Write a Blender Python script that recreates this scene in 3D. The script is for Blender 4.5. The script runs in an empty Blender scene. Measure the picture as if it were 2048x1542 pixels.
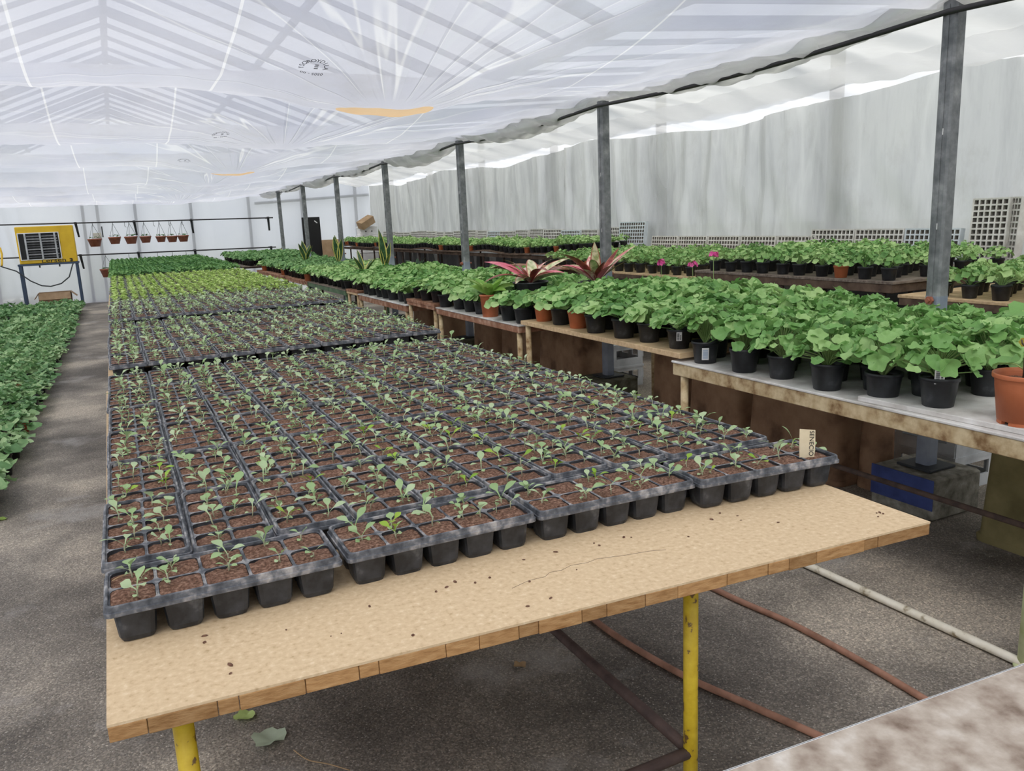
import bpy, math, random
import numpy as np
from mathutils import Matrix, Vector, Euler
PI = math.pi
random.seed(7); rng = np.random.default_rng(11)
scene = bpy.context.scene
COL = scene.collection

# ------------------------------------------------------------------ camera
CAMR = ((0.89658, 0.12947, -0.42354), (-0.44065, 0.16490, -0.88240), (-0.04440, 0.97778, 0.20489))
cam_data = bpy.data.cameras.new('camera')
cam_data.sensor_width = 36.0
cam_data.lens = 1600.0 / 2048.0 * 36.0
cam_data.clip_start = 0.05
cam_data.clip_end = 300
cam = bpy.data.objects.new('camera', cam_data)
COL.objects.link(cam)
m = Matrix(CAMR).to_4x4()
m.translation = (0, 0, 1.6)
cam.matrix_world = m
scene.camera = cam

# ------------------------------------------------------------------ sky, sun, exposure
world = bpy.data.worlds.new('overcast_sky')
scene.world = world
world.use_nodes = True
wn = world.node_tree.nodes
wn['Background'].inputs[0].default_value = (0.90, 0.945, 1.0, 1)
wn['Background'].inputs[1].default_value = 1.3
sun_data = bpy.data.lights.new('hazy_sun', 'SUN')
sun_data.energy = 5.0
sun_data.angle = math.radians(28)
sun_data.color = (1.0, 0.955, 0.89)
sun = bpy.data.objects.new('hazy_sun', sun_data)
COL.objects.link(sun)
sun.rotation_euler = (math.radians(24), math.radians(-22), 0)
scene.view_settings.view_transform = 'Standard'
scene.view_settings.look = 'None'
scene.view_settings.gamma = 1.0
scene.view_settings.use_curve_mapping = False
scene.view_settings.exposure = -0.42

# ------------------------------------------------------------------ materials
MATS = {}
def nodes_of(name):
    m = bpy.data.materials.new(name); m.use_nodes = True
    nt = m.node_tree; nt.nodes.clear()
    out = nt.nodes.new('ShaderNodeOutputMaterial')
    return m, nt, out
def coords(nt, scale=(1, 1, 1), kind='Object'):
    tc = nt.nodes.new('ShaderNodeTexCoord'); mp = nt.nodes.new('ShaderNodeMapping')
    mp.inputs['Scale'].default_value = scale
    nt.links.new(tc.outputs[kind], mp.inputs[0])
    return mp.outputs[0]
def noise(nt, vec, scale, detail=4, rough=0.55):
    n = nt.nodes.new('ShaderNodeTexNoise')
    n.inputs['Scale'].default_value = scale; n.inputs['Detail'].default_value = detail
    n.inputs['Roughness'].default_value = rough
    nt.links.new(vec, n.inputs['Vector'])
    return n.outputs['Fac']
def ramp(nt, fac, stops):
    r = nt.nodes.new('ShaderNodeValToRGB'); cr = r.color_ramp
    while len(cr.elements) < len(stops): cr.elements.new(0.5)
    for e, (p, c) in zip(cr.elements, stops):
        e.position = p; e.color = (c[0], c[1], c[2], 1)
    nt.links.new(fac, r.inputs[0])
    return r.outputs[0]
def mixc(nt, fac, a, b, mode='MIX'):
    x = nt.nodes.new('ShaderNodeMix'); x.data_type = 'RGBA'; x.blend_type = mode
    if isinstance(fac, float): x.inputs[0].default_value = fac
    else: nt.links.new(fac, x.inputs[0])
    for i, v in ((6, a), (7, b)):
        if isinstance(v, tuple): x.inputs[i].default_value = (v[0], v[1], v[2], 1)
        else: nt.links.new(v, x.inputs[i])
    return x.outputs[2]
def bsdf(nt, col, rough=0.6, spec=0.4, metal=0.0):
    b = nt.nodes.new('ShaderNodeBsdfPrincipled')
    if isinstance(col, tuple): b.inputs['Base Color'].default_value = (col[0], col[1], col[2], 1)
    else: nt.links.new(col, b.inputs['Base Color'])
    b.inputs['Roughness'].default_value = rough
    b.inputs['Specular IOR Level'].default_value = spec
    b.inputs['Metallic'].default_value = metal
    return b
def bump(nt, b, h, strength=0.4, dist=0.01):
    n = nt.nodes.new('ShaderNodeBump'); n.inputs['Strength'].default_value = strength
    n.inputs['Distance'].default_value = dist
    nt.links.new(h, n.inputs['Height']); nt.links.new(n.outputs[0], b.inputs['Normal'])
def mat(name, stops, scale=8, rough=0.6, spec=0.35, metal=0.0, bs=0.0, bscale=None, bdist=0.004, stretch=(1, 1, 1), detail=5, rnd=0.0):
    """stops = list of (pos, colour) of a noise ramp, or a plain colour"""
    if name in MATS: return MATS[name]
    m, nt, out = nodes_of(name)
    v = coords(nt, stretch)
    if isinstance(stops, tuple): stops = [(0.3, tuple(c * 0.85 for c in stops)), (0.7, stops)]
    col = ramp(nt, noise(nt, v, scale, detail), stops)
    if rnd:
        oi = nt.nodes.new('ShaderNodeObjectInfo')
        hs = nt.nodes.new('ShaderNodeHueSaturation')
        mr = nt.nodes.new('ShaderNodeMapRange')
        mr.inputs['To Min'].default_value = 1 - rnd; mr.inputs['To Max'].default_value = 1 + rnd
        nt.links.new(oi.outputs['Random'], mr.inputs[0]); nt.links.new(mr.outputs[0], hs.inputs['Value'])
        nt.links.new(col, hs.inputs['Color']); col = hs.outputs[0]
    b = bsdf(nt, col, rough, spec, metal)
    if bs: bump(nt, b, noise(nt, v, bscale or scale * 6, 4), bs, bdist)
    nt.links.new(b.outputs[0], out.inputs[0])
    MATS[name] = m
    return m
def film_mat(name, tcol, gcol, transp, gloss=0.12, wrinkle=0.25, wscale=3.0, stretch=(1, 1, 1), dirt=None, diffuse=0.25, haze=0.15, streak=None, bays=False):
    """polythene film: scatters most light on, lets some straight through, shines a little"""
    m, nt, out = nodes_of(name)
    v = coords(nt, stretch)
    tr = nt.nodes.new('ShaderNodeBsdfTranslucent'); df = nt.nodes.new('ShaderNodeBsdfDiffuse')
    tp = nt.nodes.new('ShaderNodeBsdfTransparent'); gl = nt.nodes.new('ShaderNodeBsdfGlossy')
    gl.inputs['Roughness'].default_value = 0.22
    gl.inputs['Color'].default_value = (0.95, 0.95, 0.95, 1)
    tp.inputs['Color'].default_value = (0.96, 0.97, 1, 1)
    n1 = noise(nt, v, wscale, 6, 0.6)
    c = ramp(nt, noise(nt, v, 0.9, 4), [(0.3, tcol), (0.7, gcol)])
    if dirt:
        c = mixc(nt, ramp(nt, noise(nt, v, 2.3, 7, 0.7), [(0.52, (0, 0, 0)), (0.75, (0.5, 0.5, 0.5))]), c, dirt)
    if streak:      # doubled, gathered film; light and shade of its folds put into colour bands
        sv = coords(nt, streak[0])
        sn = noise(nt, sv, 1.0, 5, 0.6)
        c = mixc(nt, ramp(nt, sn, [(0.36, (0.45, 0.45, 0.45)), (0.5, (0, 0, 0)), (0.56, (0, 0, 0)), (0.66, (0.3, 0.3, 0.3))]), c, streak[1])
        rv = coords(nt, streak[0]); rv.node.inputs['Rotation'].default_value = (0.42, 0, 0)
        sn2 = noise(nt, rv, 0.7, 4, 0.5)
        c = mixc(nt, ramp(nt, sn2, [(0.46, (0, 0, 0)), (0.5, (0.4, 0.4, 0.4)), (0.54, (0, 0, 0))]), c, (0.97, 0.97, 0.95))
        ad_ = nt.nodes.new('ShaderNodeMath'); nt.links.new(sn, ad_.inputs[0]); nt.links.new(sn2, ad_.inputs[1]); n1 = ad_.outputs[0]
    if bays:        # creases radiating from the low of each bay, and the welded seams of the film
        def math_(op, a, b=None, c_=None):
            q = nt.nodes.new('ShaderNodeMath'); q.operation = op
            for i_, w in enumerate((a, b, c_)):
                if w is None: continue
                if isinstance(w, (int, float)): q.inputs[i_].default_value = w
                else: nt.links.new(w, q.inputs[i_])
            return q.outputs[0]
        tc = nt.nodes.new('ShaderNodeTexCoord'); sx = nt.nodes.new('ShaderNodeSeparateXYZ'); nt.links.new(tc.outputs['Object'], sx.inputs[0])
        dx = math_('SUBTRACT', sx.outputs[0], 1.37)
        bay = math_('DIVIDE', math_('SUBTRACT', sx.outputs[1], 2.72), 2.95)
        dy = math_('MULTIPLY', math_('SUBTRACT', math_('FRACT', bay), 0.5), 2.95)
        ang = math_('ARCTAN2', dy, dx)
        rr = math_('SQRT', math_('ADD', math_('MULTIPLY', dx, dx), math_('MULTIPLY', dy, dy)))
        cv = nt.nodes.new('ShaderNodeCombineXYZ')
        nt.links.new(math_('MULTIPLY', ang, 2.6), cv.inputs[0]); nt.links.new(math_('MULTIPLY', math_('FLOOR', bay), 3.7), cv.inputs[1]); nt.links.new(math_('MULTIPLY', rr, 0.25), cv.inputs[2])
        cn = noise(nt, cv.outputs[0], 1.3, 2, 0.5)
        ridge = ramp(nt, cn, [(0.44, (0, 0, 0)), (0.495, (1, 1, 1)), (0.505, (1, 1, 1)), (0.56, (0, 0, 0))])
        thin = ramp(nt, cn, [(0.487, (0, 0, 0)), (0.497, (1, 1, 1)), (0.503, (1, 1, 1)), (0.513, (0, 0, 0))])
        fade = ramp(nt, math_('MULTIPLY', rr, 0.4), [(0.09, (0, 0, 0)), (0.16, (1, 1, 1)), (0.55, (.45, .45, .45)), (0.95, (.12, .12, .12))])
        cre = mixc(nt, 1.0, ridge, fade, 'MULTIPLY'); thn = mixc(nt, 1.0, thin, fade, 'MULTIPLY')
        c = mixc(nt, thn, c, (1, 1, 1))  # bright light on the crease ridges painted white into the film colour
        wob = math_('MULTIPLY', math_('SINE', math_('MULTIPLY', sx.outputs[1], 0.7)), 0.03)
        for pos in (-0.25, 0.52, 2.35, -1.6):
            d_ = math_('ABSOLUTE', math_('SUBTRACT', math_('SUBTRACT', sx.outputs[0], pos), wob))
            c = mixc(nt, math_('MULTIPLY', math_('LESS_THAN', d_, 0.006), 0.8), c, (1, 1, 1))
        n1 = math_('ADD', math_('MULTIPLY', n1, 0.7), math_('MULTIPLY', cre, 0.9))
    nt.links.new(c, tr.inputs[0]); nt.links.new(c, df.inputs[0])
    rf = nt.nodes.new('ShaderNodeBsdfRefraction'); rf.inputs['IOR'].default_value = 1.22; rf.inputs['Roughness'].default_value = 0.42
    rf.inputs['Color'].default_value = (0.97, 0.98, 1, 1)
    bp = nt.nodes.new('ShaderNodeBump'); bp.inputs['Strength'].default_value = wrinkle; bp.inputs['Distance'].default_value = 0.03
    nt.links.new(n1, bp.inputs['Height'])
    for s in (tr, df, gl): nt.links.new(bp.outputs[0], s.inputs['Normal'])
    def mx(f, a, b):
        x = nt.nodes.new('ShaderNodeMixShader'); x.inputs[0].default_value = f
        nt.links.new(a, x.inputs[1]); nt.links.new(b, x.inputs[2]); return x.outputs[0]
    s = mx(diffuse, tr.outputs[0], df.outputs[0])
    s = mx(haze, s, rf.outputs[0])
    s = mx(transp, s, tp.outputs[0])
    s = mx(gloss, s, gl.outputs[0])
    nt.links.new(s, out.inputs[0])
    MATS[name] = m
    return m
def leaf_mat(name, c1, c2, c3, rough=0.5, trans=0.25, spec=0.35):
    m, nt, out = nodes_of(name)
    at = nt.nodes.new('ShaderNodeAttribute'); at.attribute_name = 'tint'
    oi = nt.nodes.new('ShaderNodeObjectInfo')
    ad = nt.nodes.new('ShaderNodeMath'); ad.operation = 'MULTIPLY_ADD'; ad.inputs[1].default_value = 0.45
    nt.links.new(oi.outputs['Random'], ad.inputs[0]); nt.links.new(at.outputs['Fac'], ad.inputs[2])
    v = coords(nt)
    ns = nt.nodes.new('ShaderNodeMath'); ns.operation = 'MULTIPLY_ADD'; ns.inputs[1].default_value = 0.5
    nt.links.new(noise(nt, v, 35, 3), ns.inputs[0]); nt.links.new(ad.outputs[0], ns.inputs[2])
    col = ramp(nt, ns.outputs[0], [(0.25, c1), (0.65, c2), (1.0, c3)])
    b = bsdf(nt, col, rough, spec)
    t = nt.nodes.new('ShaderNodeBsdfTranslucent'); nt.links.new(col, t.inputs[0])
    x = nt.nodes.new('ShaderNodeMixShader'); x.inputs[0].default_value = trans
    nt.links.new(b.outputs[0], x.inputs[1]); nt.links.new(t.outputs[0], x.inputs[2])
    nt.links.new(x.outputs[0], out.inputs[0])
    MATS[name] = m
    return m

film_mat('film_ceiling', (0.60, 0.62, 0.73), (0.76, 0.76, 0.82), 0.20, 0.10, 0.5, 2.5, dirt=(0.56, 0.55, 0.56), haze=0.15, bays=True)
film_mat('film_aisle', (0.60, 0.60, 0.58), (0.72, 0.72, 0.69), 0.14, 0.10, 0.4, 3.0, dirt=(0.54, 0.53, 0.50), haze=0.16)
film_mat('film_white', (0.80, 0.80, 0.81), (0.86, 0.86, 0.86), 0.30, 0.08, 0.3, 4.0, diffuse=0.12)
film_mat('film_curtain', (0.68, 0.68, 0.68), (0.82, 0.82, 0.80), 0.05, 0.07, 1.0, 5.0, (1, 1.6, 0.8), dirt=(0.50, 0.48, 0.44), diffuse=0.4, haze=0.10, streak=((1, 2.6, 0.45), (0.42, 0.42, 0.43)))
film_mat('film_end_wall', (0.86, 0.87, 0.95), (0.95, 0.95, 1.0), 0.10, 0.05, 0.4, 2.0, diffuse=0.15, haze=0.15)
film_mat('film_seam', (0.97, 0.97, 0.98), (0.98, 0.98, 0.98), 0.1, 0.1, 0.1, diffuse=0.2)
film_mat('puddle_water', (0.95, 0.62, 0.30), (0.98, 0.74, 0.42), 0.04, 0.06, 0.15, 6.0, diffuse=0.1, haze=0.05)
def floor_material():
    m, nt, out = nodes_of('concrete_floor')
    v = coords(nt)
    big = noise(nt, v, 0.8, 6, 0.62)
    c = ramp(nt, big, [(0.36, (0.12, 0.105, 0.09)), (0.5, (0.27, 0.24, 0.205)), (0.62, (0.50, 0.44, 0.365))])
    vo = nt.nodes.new('ShaderNodeTexVoronoi'); vo.inputs['Scale'].default_value = 105
    nt.links.new(v, vo.inputs['Vector'])
    pale = ramp(nt, vo.outputs['Distance'], [(0.12, (1, 1, 1)), (0.34, (0, 0, 0))])
    sel = ramp(nt, noise(nt, v, 70, 2), [(0.46, (0, 0, 0)), (0.58, (0.8, 0.8, 0.8))])
    fac = mixc(nt, 1.0, pale, sel, 'MULTIPLY')
    c = mixc(nt, fac, c, (0.60, 0.57, 0.52))
    c = mixc(nt, ramp(nt, noise(nt, v, 95, 3, 0.7), [(0.36, (0.4, 0.4, 0.4)), (0.52, (0, 0, 0))]), c, (0.09, 0.08, 0.07))
    pb = nt.nodes.new('ShaderNodeTexVoronoi'); pb.inputs['Scale'].default_value = 170
    nt.links.new(v, pb.inputs['Vector'])
    sp = nt.nodes.new('ShaderNodeSeparateColor'); nt.links.new(pb.outputs['Color'], sp.inputs[0])
    c = mixc(nt, 0.5, c, ramp(nt, sp.outputs[0], [(0.0, (0.25, 0.24, 0.23)), (0.45, (0.75, 0.74, 0.72)), (0.75, (1.1, 1.08, 1.05)), (0.93, (1.9, 1.85, 1.75))]), 'MULTIPLY')
    wet = noise(nt, v, 1.3, 6, 0.65)
    c = mixc(nt, ramp(nt, wet, [(0.56, (0, 0, 0)), (0.70, (0.6, 0.6, 0.6))]), c, (0.45, 0.43, 0.41))
    b = bsdf(nt, c, 0.7, 0.35)
    bump(nt, b, vo.outputs['Distance'], 0.5, 0.004)
    nt.links.new(b.outputs[0], out.inputs[0])
    MATS['concrete_floor'] = m
floor_material()
mat('low_wall', [(0.3, (0.10, 0.10, 0.105)), (0.7, (0.20, 0.20, 0.21))], 3, 0.85, 0.2)
mat('ground_outside', (0.22, 0.24, 0.18), 2)
mat('board_top', [(0.26, (0.52, 0.36, 0.20)), (0.40, (0.66, 0.49, 0.30)), (0.6, (0.73, 0.56, 0.355)), (0.74, (0.82, 0.67, 0.47))], 75, 0.8, 0.2, bs=0.25, bscale=180, bdist=0.001)
mat('board_edge', [(0.25, (0.30, 0.15, 0.055)), (0.5, (0.46, 0.26, 0.11)), (0.75, (0.58, 0.36, 0.17))], 28, 0.8, 0.2, bs=0.5, bscale=90, bdist=0.003, stretch=(1, 1, 4), rnd=0.22)
mat('board_pale', [(0.30, (0.20, 0.145, 0.11)), (0.43, (0.37, 0.30, 0.24)), (0.57, (0.52, 0.45, 0.375)), (0.74, (0.72, 0.67, 0.60))], 15, 0.85, 0.2, detail=9, bs=0.4, bscale=60, bdist=0.002)
mat('plank_new', [(0.3, (0.55, 0.38, 0.21)), (0.7, (0.78, 0.58, 0.36))], 6, 0.75, 0.2, stretch=(1, 6, 6), bs=0.2, bscale=40)
mat('plank_red', [(0.3, (0.20, 0.085, 0.05)), (0.5, (0.36, 0.18, 0.11)), (0.72, (0.56, 0.38, 0.28))], 12, 0.8, 0.2, bs=0.3, bscale=60)
mat('plank_dark', [(0.3, (0.07, 0.045, 0.035)), (0.7, (0.20, 0.14, 0.10))], 10, 0.85, 0.2, bs=0.3)
mat('plank_grey', [(0.3, (0.13, 0.10, 0.08)), (0.7, (0.30, 0.25, 0.21))], 12, 0.85, 0.2, stretch=(1, 4, 4), bs=0.3)
mat('bench_white', [(0.35, (0.46, 0.43, 0.40)), (0.55, (0.68, 0.66, 0.63)), (0.7, (0.78, 0.77, 0.75))], 7, 0.85, 0.2, bs=0.2, bscale=70)
mat('bench_green', [(0.3, (0.05, 0.10, 0.055)), (0.7, (0.15, 0.24, 0.13))], 9, 0.6)
mat('rust_beige', [(0.3, (0.22, 0.13, 0.06)), (0.45, (0.46, 0.34, 0.19)), (0.65, (0.66, 0.54, 0.34))], 16, 0.75, 0.25, bs=0.4, bscale=90)
mat('rust_dark', [(0.3, (0.035, 0.025, 0.022)), (0.7, (0.10, 0.065, 0.05))], 20, 0.8, 0.3, bs=0.3)
mat('rust_bar', [(0.3, (0.06, 0.04, 0.037)), (0.7, (0.12, 0.08, 0.07))], 20, 0.7, 0.35, bs=0.2)
mat('yellow_paint', [(0.35, (0.16, 0.09, 0.03)), (0.39, (0.62, 0.42, 0.02)), (0.7, (0.76, 0.56, 0.04))], 32, 0.45, 0.45)
mat('pale_green_paint', [(0.3, (0.50, 0.56, 0.26)), (0.6, (0.72, 0.76, 0.48))], 10, 0.6)
mat('white_pipe', [(0.33, (0.30, 0.24, 0.15)), (0.42, (0.74, 0.69, 0.57)), (0.7, (0.86, 0.82, 0.72))], 14, 0.55)
mat('terracotta_hose', [(0.3, (0.22, 0.11, 0.07)), (0.6, (0.42, 0.22, 0.15))], 12, 0.6)
mat('tray_black', [(0.4, (0.018, 0.020, 0.024)), (0.62, (0.05, 0.054, 0.062)), (0.8, (0.18, 0.19, 0.2))], 22, 0.42, 0.45, detail=8)
mat('tray_rim_worn', [(0.36, (0.045, 0.05, 0.06)), (0.50, (0.12, 0.128, 0.145)), (0.68, (0.42, 0.40, 0.39))], 30, 0.5, 0.45, detail=8)
mat('soil', [(0.3, (0.07, 0.036, 0.024)), (0.5, (0.19, 0.105, 0.072)), (0.70, (0.38, 0.235, 0.17))], 140, 0.95, 0.1, bs=0.9, bscale=220, bdist=0.005)
mat('soil_dark', [(0.3, (0.02, 0.013, 0.01)), (0.7, (0.075, 0.05, 0.037))], 90, 0.95, 0.1, bs=0.8, bscale=160)
mat('pot_black', [(0.4, (0.014, 0.015, 0.018)), (0.62, (0.035, 0.038, 0.044)), (0.8, (0.13, 0.14, 0.145))], 14, 0.38, 0.45, detail=8)
mat('pot_terracotta', [(0.3, (0.44, 0.125, 0.05)), (0.7, (0.56, 0.18, 0.08))], 9, 0.5, 0.35)
mat('pot_brown', [(0.3, (0.27, 0.09, 0.055)), (0.7, (0.40, 0.16, 0.10))], 12, 0.6)
mat('steel_post', [(0.3, (0.10, 0.11, 0.115)), (0.55, (0.205, 0.215, 0.22)), (0.75, (0.34, 0.35, 0.35))], 14, 0.5, 0.5, 0.25, bs=0.15, bscale=60)
mat('steel_blue_paint', [(0.3, (0.20, 0.23, 0.29)), (0.7, (0.36, 0.40, 0.47))], 6, 0.5)
mat('stand_blue', (0.05, 0.075, 0.125), 8, 0.45)
mat('steel_dark', (0.045, 0.05, 0.055), 8, 0.5)
mat('rail_dark', (0.035, 0.034, 0.036), 12, 0.5)
mat('roof_steel', (0.07, 0.10, 0.16), 8, 0.6)
mat('concrete_block', [(0.3, (0.13, 0.12, 0.095)), (0.6, (0.30, 0.285, 0.24)), (0.75, (0.44, 0.42, 0.37))], 20, 0.9, 0.2, bs=0.6, bscale=70)
mat('concrete_mossy', [(0.3, (0.06, 0.06, 0.035)), (0.6, (0.16, 0.15, 0.11)), (0.75, (0.28, 0.26, 0.2))], 16, 0.9, 0.2, bs=0.6, bscale=70)
mat('blue_paint', [(0.3, (0.03, 0.045, 0.15)), (0.7, (0.06, 0.09, 0.28))], 9, 0.6)
mat('tub_brown', [(0.3, (0.13, 0.070, 0.040)), (0.5, (0.29, 0.17, 0.10)), (0.75, (0.42, 0.27, 0.165))], 5, 0.7, 0.25, detail=9, bs=0.25, bscale=50)
mat('tub_olive', [(0.3, (0.13, 0.11, 0.045)), (0.6, (0.26, 0.22, 0.10))], 5, 0.7, 0.25, detail=9)
mat('crate_white', [(0.35, (0.48, 0.50, 0.52)), (0.7, (0.74, 0.76, 0.78))], 6, 0.6)
mat('crate_grey', (0.20, 0.21, 0.22), 6, 0.6)
mat('plug_tray_white', [(0.35, (0.60, 0.58, 0.54)), (0.65, (0.80, 0.79, 0.76))], 10, 0.6, rnd=0.06)
mat('plug_tray_blue', [(0.35, (0.60, 0.66, 0.70)), (0.65, (0.74, 0.80, 0.84))], 10, 0.6)
mat('plug_cell', (0.34, 0.32, 0.29), 10, 0.7)
mat('polystyrene', [(0.35, (0.74, 0.73, 0.72)), (0.65, (0.86, 0.85, 0.85))], 9, 0.8)
mat('cardboard', [(0.3, (0.36, 0.24, 0.14)), (0.7, (0.50, 0.35, 0.22))], 6, 0.85, 0.15)
mat('heater_yellow', [(0.3, (0.62, 0.38, 0.02)), (0.7, (0.72, 0.47, 0.03))], 5, 0.45)
mat('black_plain', (0.012, 0.012, 0.013), 5, 0.5)
mat('ink', (0.025, 0.025, 0.03), 5, 0.7)
mat('ink_film', (0.05, 0.055, 0.07), 5, 0.7)
mat('louvre_metal', [(0.3, (0.25, 0.26, 0.27)), (0.7, (0.58, 0.59, 0.60))], 7, 0.35, 0.5, 0.6)
mat('louvre_dark', [(0.3, (0.05, 0.05, 0.055)), (0.7, (0.16, 0.165, 0.17))], 7, 0.35, 0.5, 0.4)
mat('white_plain', (0.80, 0.80, 0.80), 6, 0.6)
mat('label_blue', (0.36, 0.46, 0.62), 20, 0.5)
mat('stake_cream', [(0.3, (0.62, 0.52, 0.34)), (0.7, (0.76, 0.67, 0.48))], 12, 0.7)
mat('cream_panel', (0.70, 0.68, 0.60), 6, 0.6)
mat('sandstone', [(0.3, (0.42, 0.28, 0.13)), (0.7, (0.62, 0.46, 0.24))], 12, 0.9)
mat('straw', (0.52, 0.36, 0.20), 30, 0.8)
mat('bark', [(0.3, (0.07, 0.05, 0.035)), (0.7, (0.16, 0.12, 0.08))], 40, 0.8)
mat('flower_pink', (0.78, 0.10, 0.36), 20, 0.5)
leaf_mat('leaf_geranium', (0.085, 0.225, 0.055), (0.21, 0.42, 0.12), (0.46, 0.66, 0.27), 0.45)
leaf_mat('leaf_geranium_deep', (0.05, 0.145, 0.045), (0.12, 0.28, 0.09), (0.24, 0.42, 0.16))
leaf_mat('leaf_bed', (0.07, 0.17, 0.06), (0.165, 0.33, 0.125), (0.40, 0.57, 0.28))
leaf_mat('leaf_seedling', (0.26, 0.43, 0.16), (0.41, 0.58, 0.28), (0.60, 0.72, 0.46), 0.55, 0.3)
leaf_mat('leaf_fresh', (0.22, 0.42, 0.04), (0.32, 0.53, 0.06), (0.42, 0.60, 0.08), 0.5, 0.3)
leaf_mat('leaf_lime', (0.26, 0.42, 0.07), (0.42, 0.60, 0.14), (0.58, 0.72, 0.26), 0.5, 0.3)
leaf_mat('leaf_dense', (0.05, 0.15, 0.045), (0.10, 0.25, 0.075), (0.20, 0.38, 0.12))
leaf_mat('leaf_bright', (0.20, 0.42, 0.06), (0.28, 0.52, 0.10), (0.40, 0.62, 0.16), 0.4, 0.3)
leaf_mat('leaf_dark_glossy', (0.02, 0.05, 0.025), (0.035, 0.08, 0.035), (0.06, 0.12, 0.05), 0.3, 0.1)
leaf_mat('leaf_fallen', (0.42, 0.52, 0.36), (0.55, 0.64, 0.48), (0.66, 0.74, 0.6), 0.6, 0.2)
leaf_mat('leaf_yellow', (0.55, 0.45, 0.06), (0.66, 0.55, 0.08), (0.72, 0.6, 0.12), 0.6, 0.2)
leaf_mat('stem_green', (0.20, 0.34, 0.10), (0.28, 0.42, 0.14), (0.36, 0.48, 0.2), 0.5, 0.1)
leaf_mat('stem_seedling', (0.34, 0.36, 0.22), (0.46, 0.46, 0.30), (0.52, 0.52, 0.36), 0.5, 0.1)
def striped_leaf(name, inner, band, edge, edge_at=0.74, wob=6.0):
    """leaf with a coloured margin: uses the across-leaf coordinate stored as 'across'"""
    m, nt, out = nodes_of(name)
    at = nt.nodes.new('ShaderNodeAttribute'); at.attribute_name = 'across'
    v = coords(nt, (1, 1, wob))
    n = noise(nt, v, 18, 4)
    c = ramp(nt, n, [(0.42, inner), (0.58, band)])
    c2 = mixc(nt, ramp(nt, at.outputs['Fac'], [(edge_at - 0.04, (0, 0, 0)), (edge_at + 0.04, (1, 1, 1))]), c, edge)
    b = bsdf(nt, c2, 0.4, 0.4)
    nt.links.new(b.outputs[0], out.inputs[0])
    MATS[name] = m
striped_leaf('leaf_snake', (0.025, 0.07, 0.03), (0.07, 0.15, 0.06), (0.66, 0.60, 0.16))
striped_leaf('leaf_pink', (0.62, 0.26, 0.24), (0.82, 0.66, 0.55), (0.40, 0.10, 0.09), 0.8, 1.0)
striped_leaf('leaf_cream', (0.74, 0.70, 0.48), (0.32, 0.40, 0.16), (0.45, 0.14, 0.10), 0.8, 1.0)
striped_leaf('leaf_maroon', (0.16, 0.035, 0.03), (0.30, 0.07, 0.05), (0.40, 0.17, 0.10), 0.85, 1.0)
striped_leaf('leaf_rose', (0.62, 0.14, 0.20), (0.72, 0.25, 0.28), (0.45, 0.09, 0.13), 0.85, 1.0)

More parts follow.
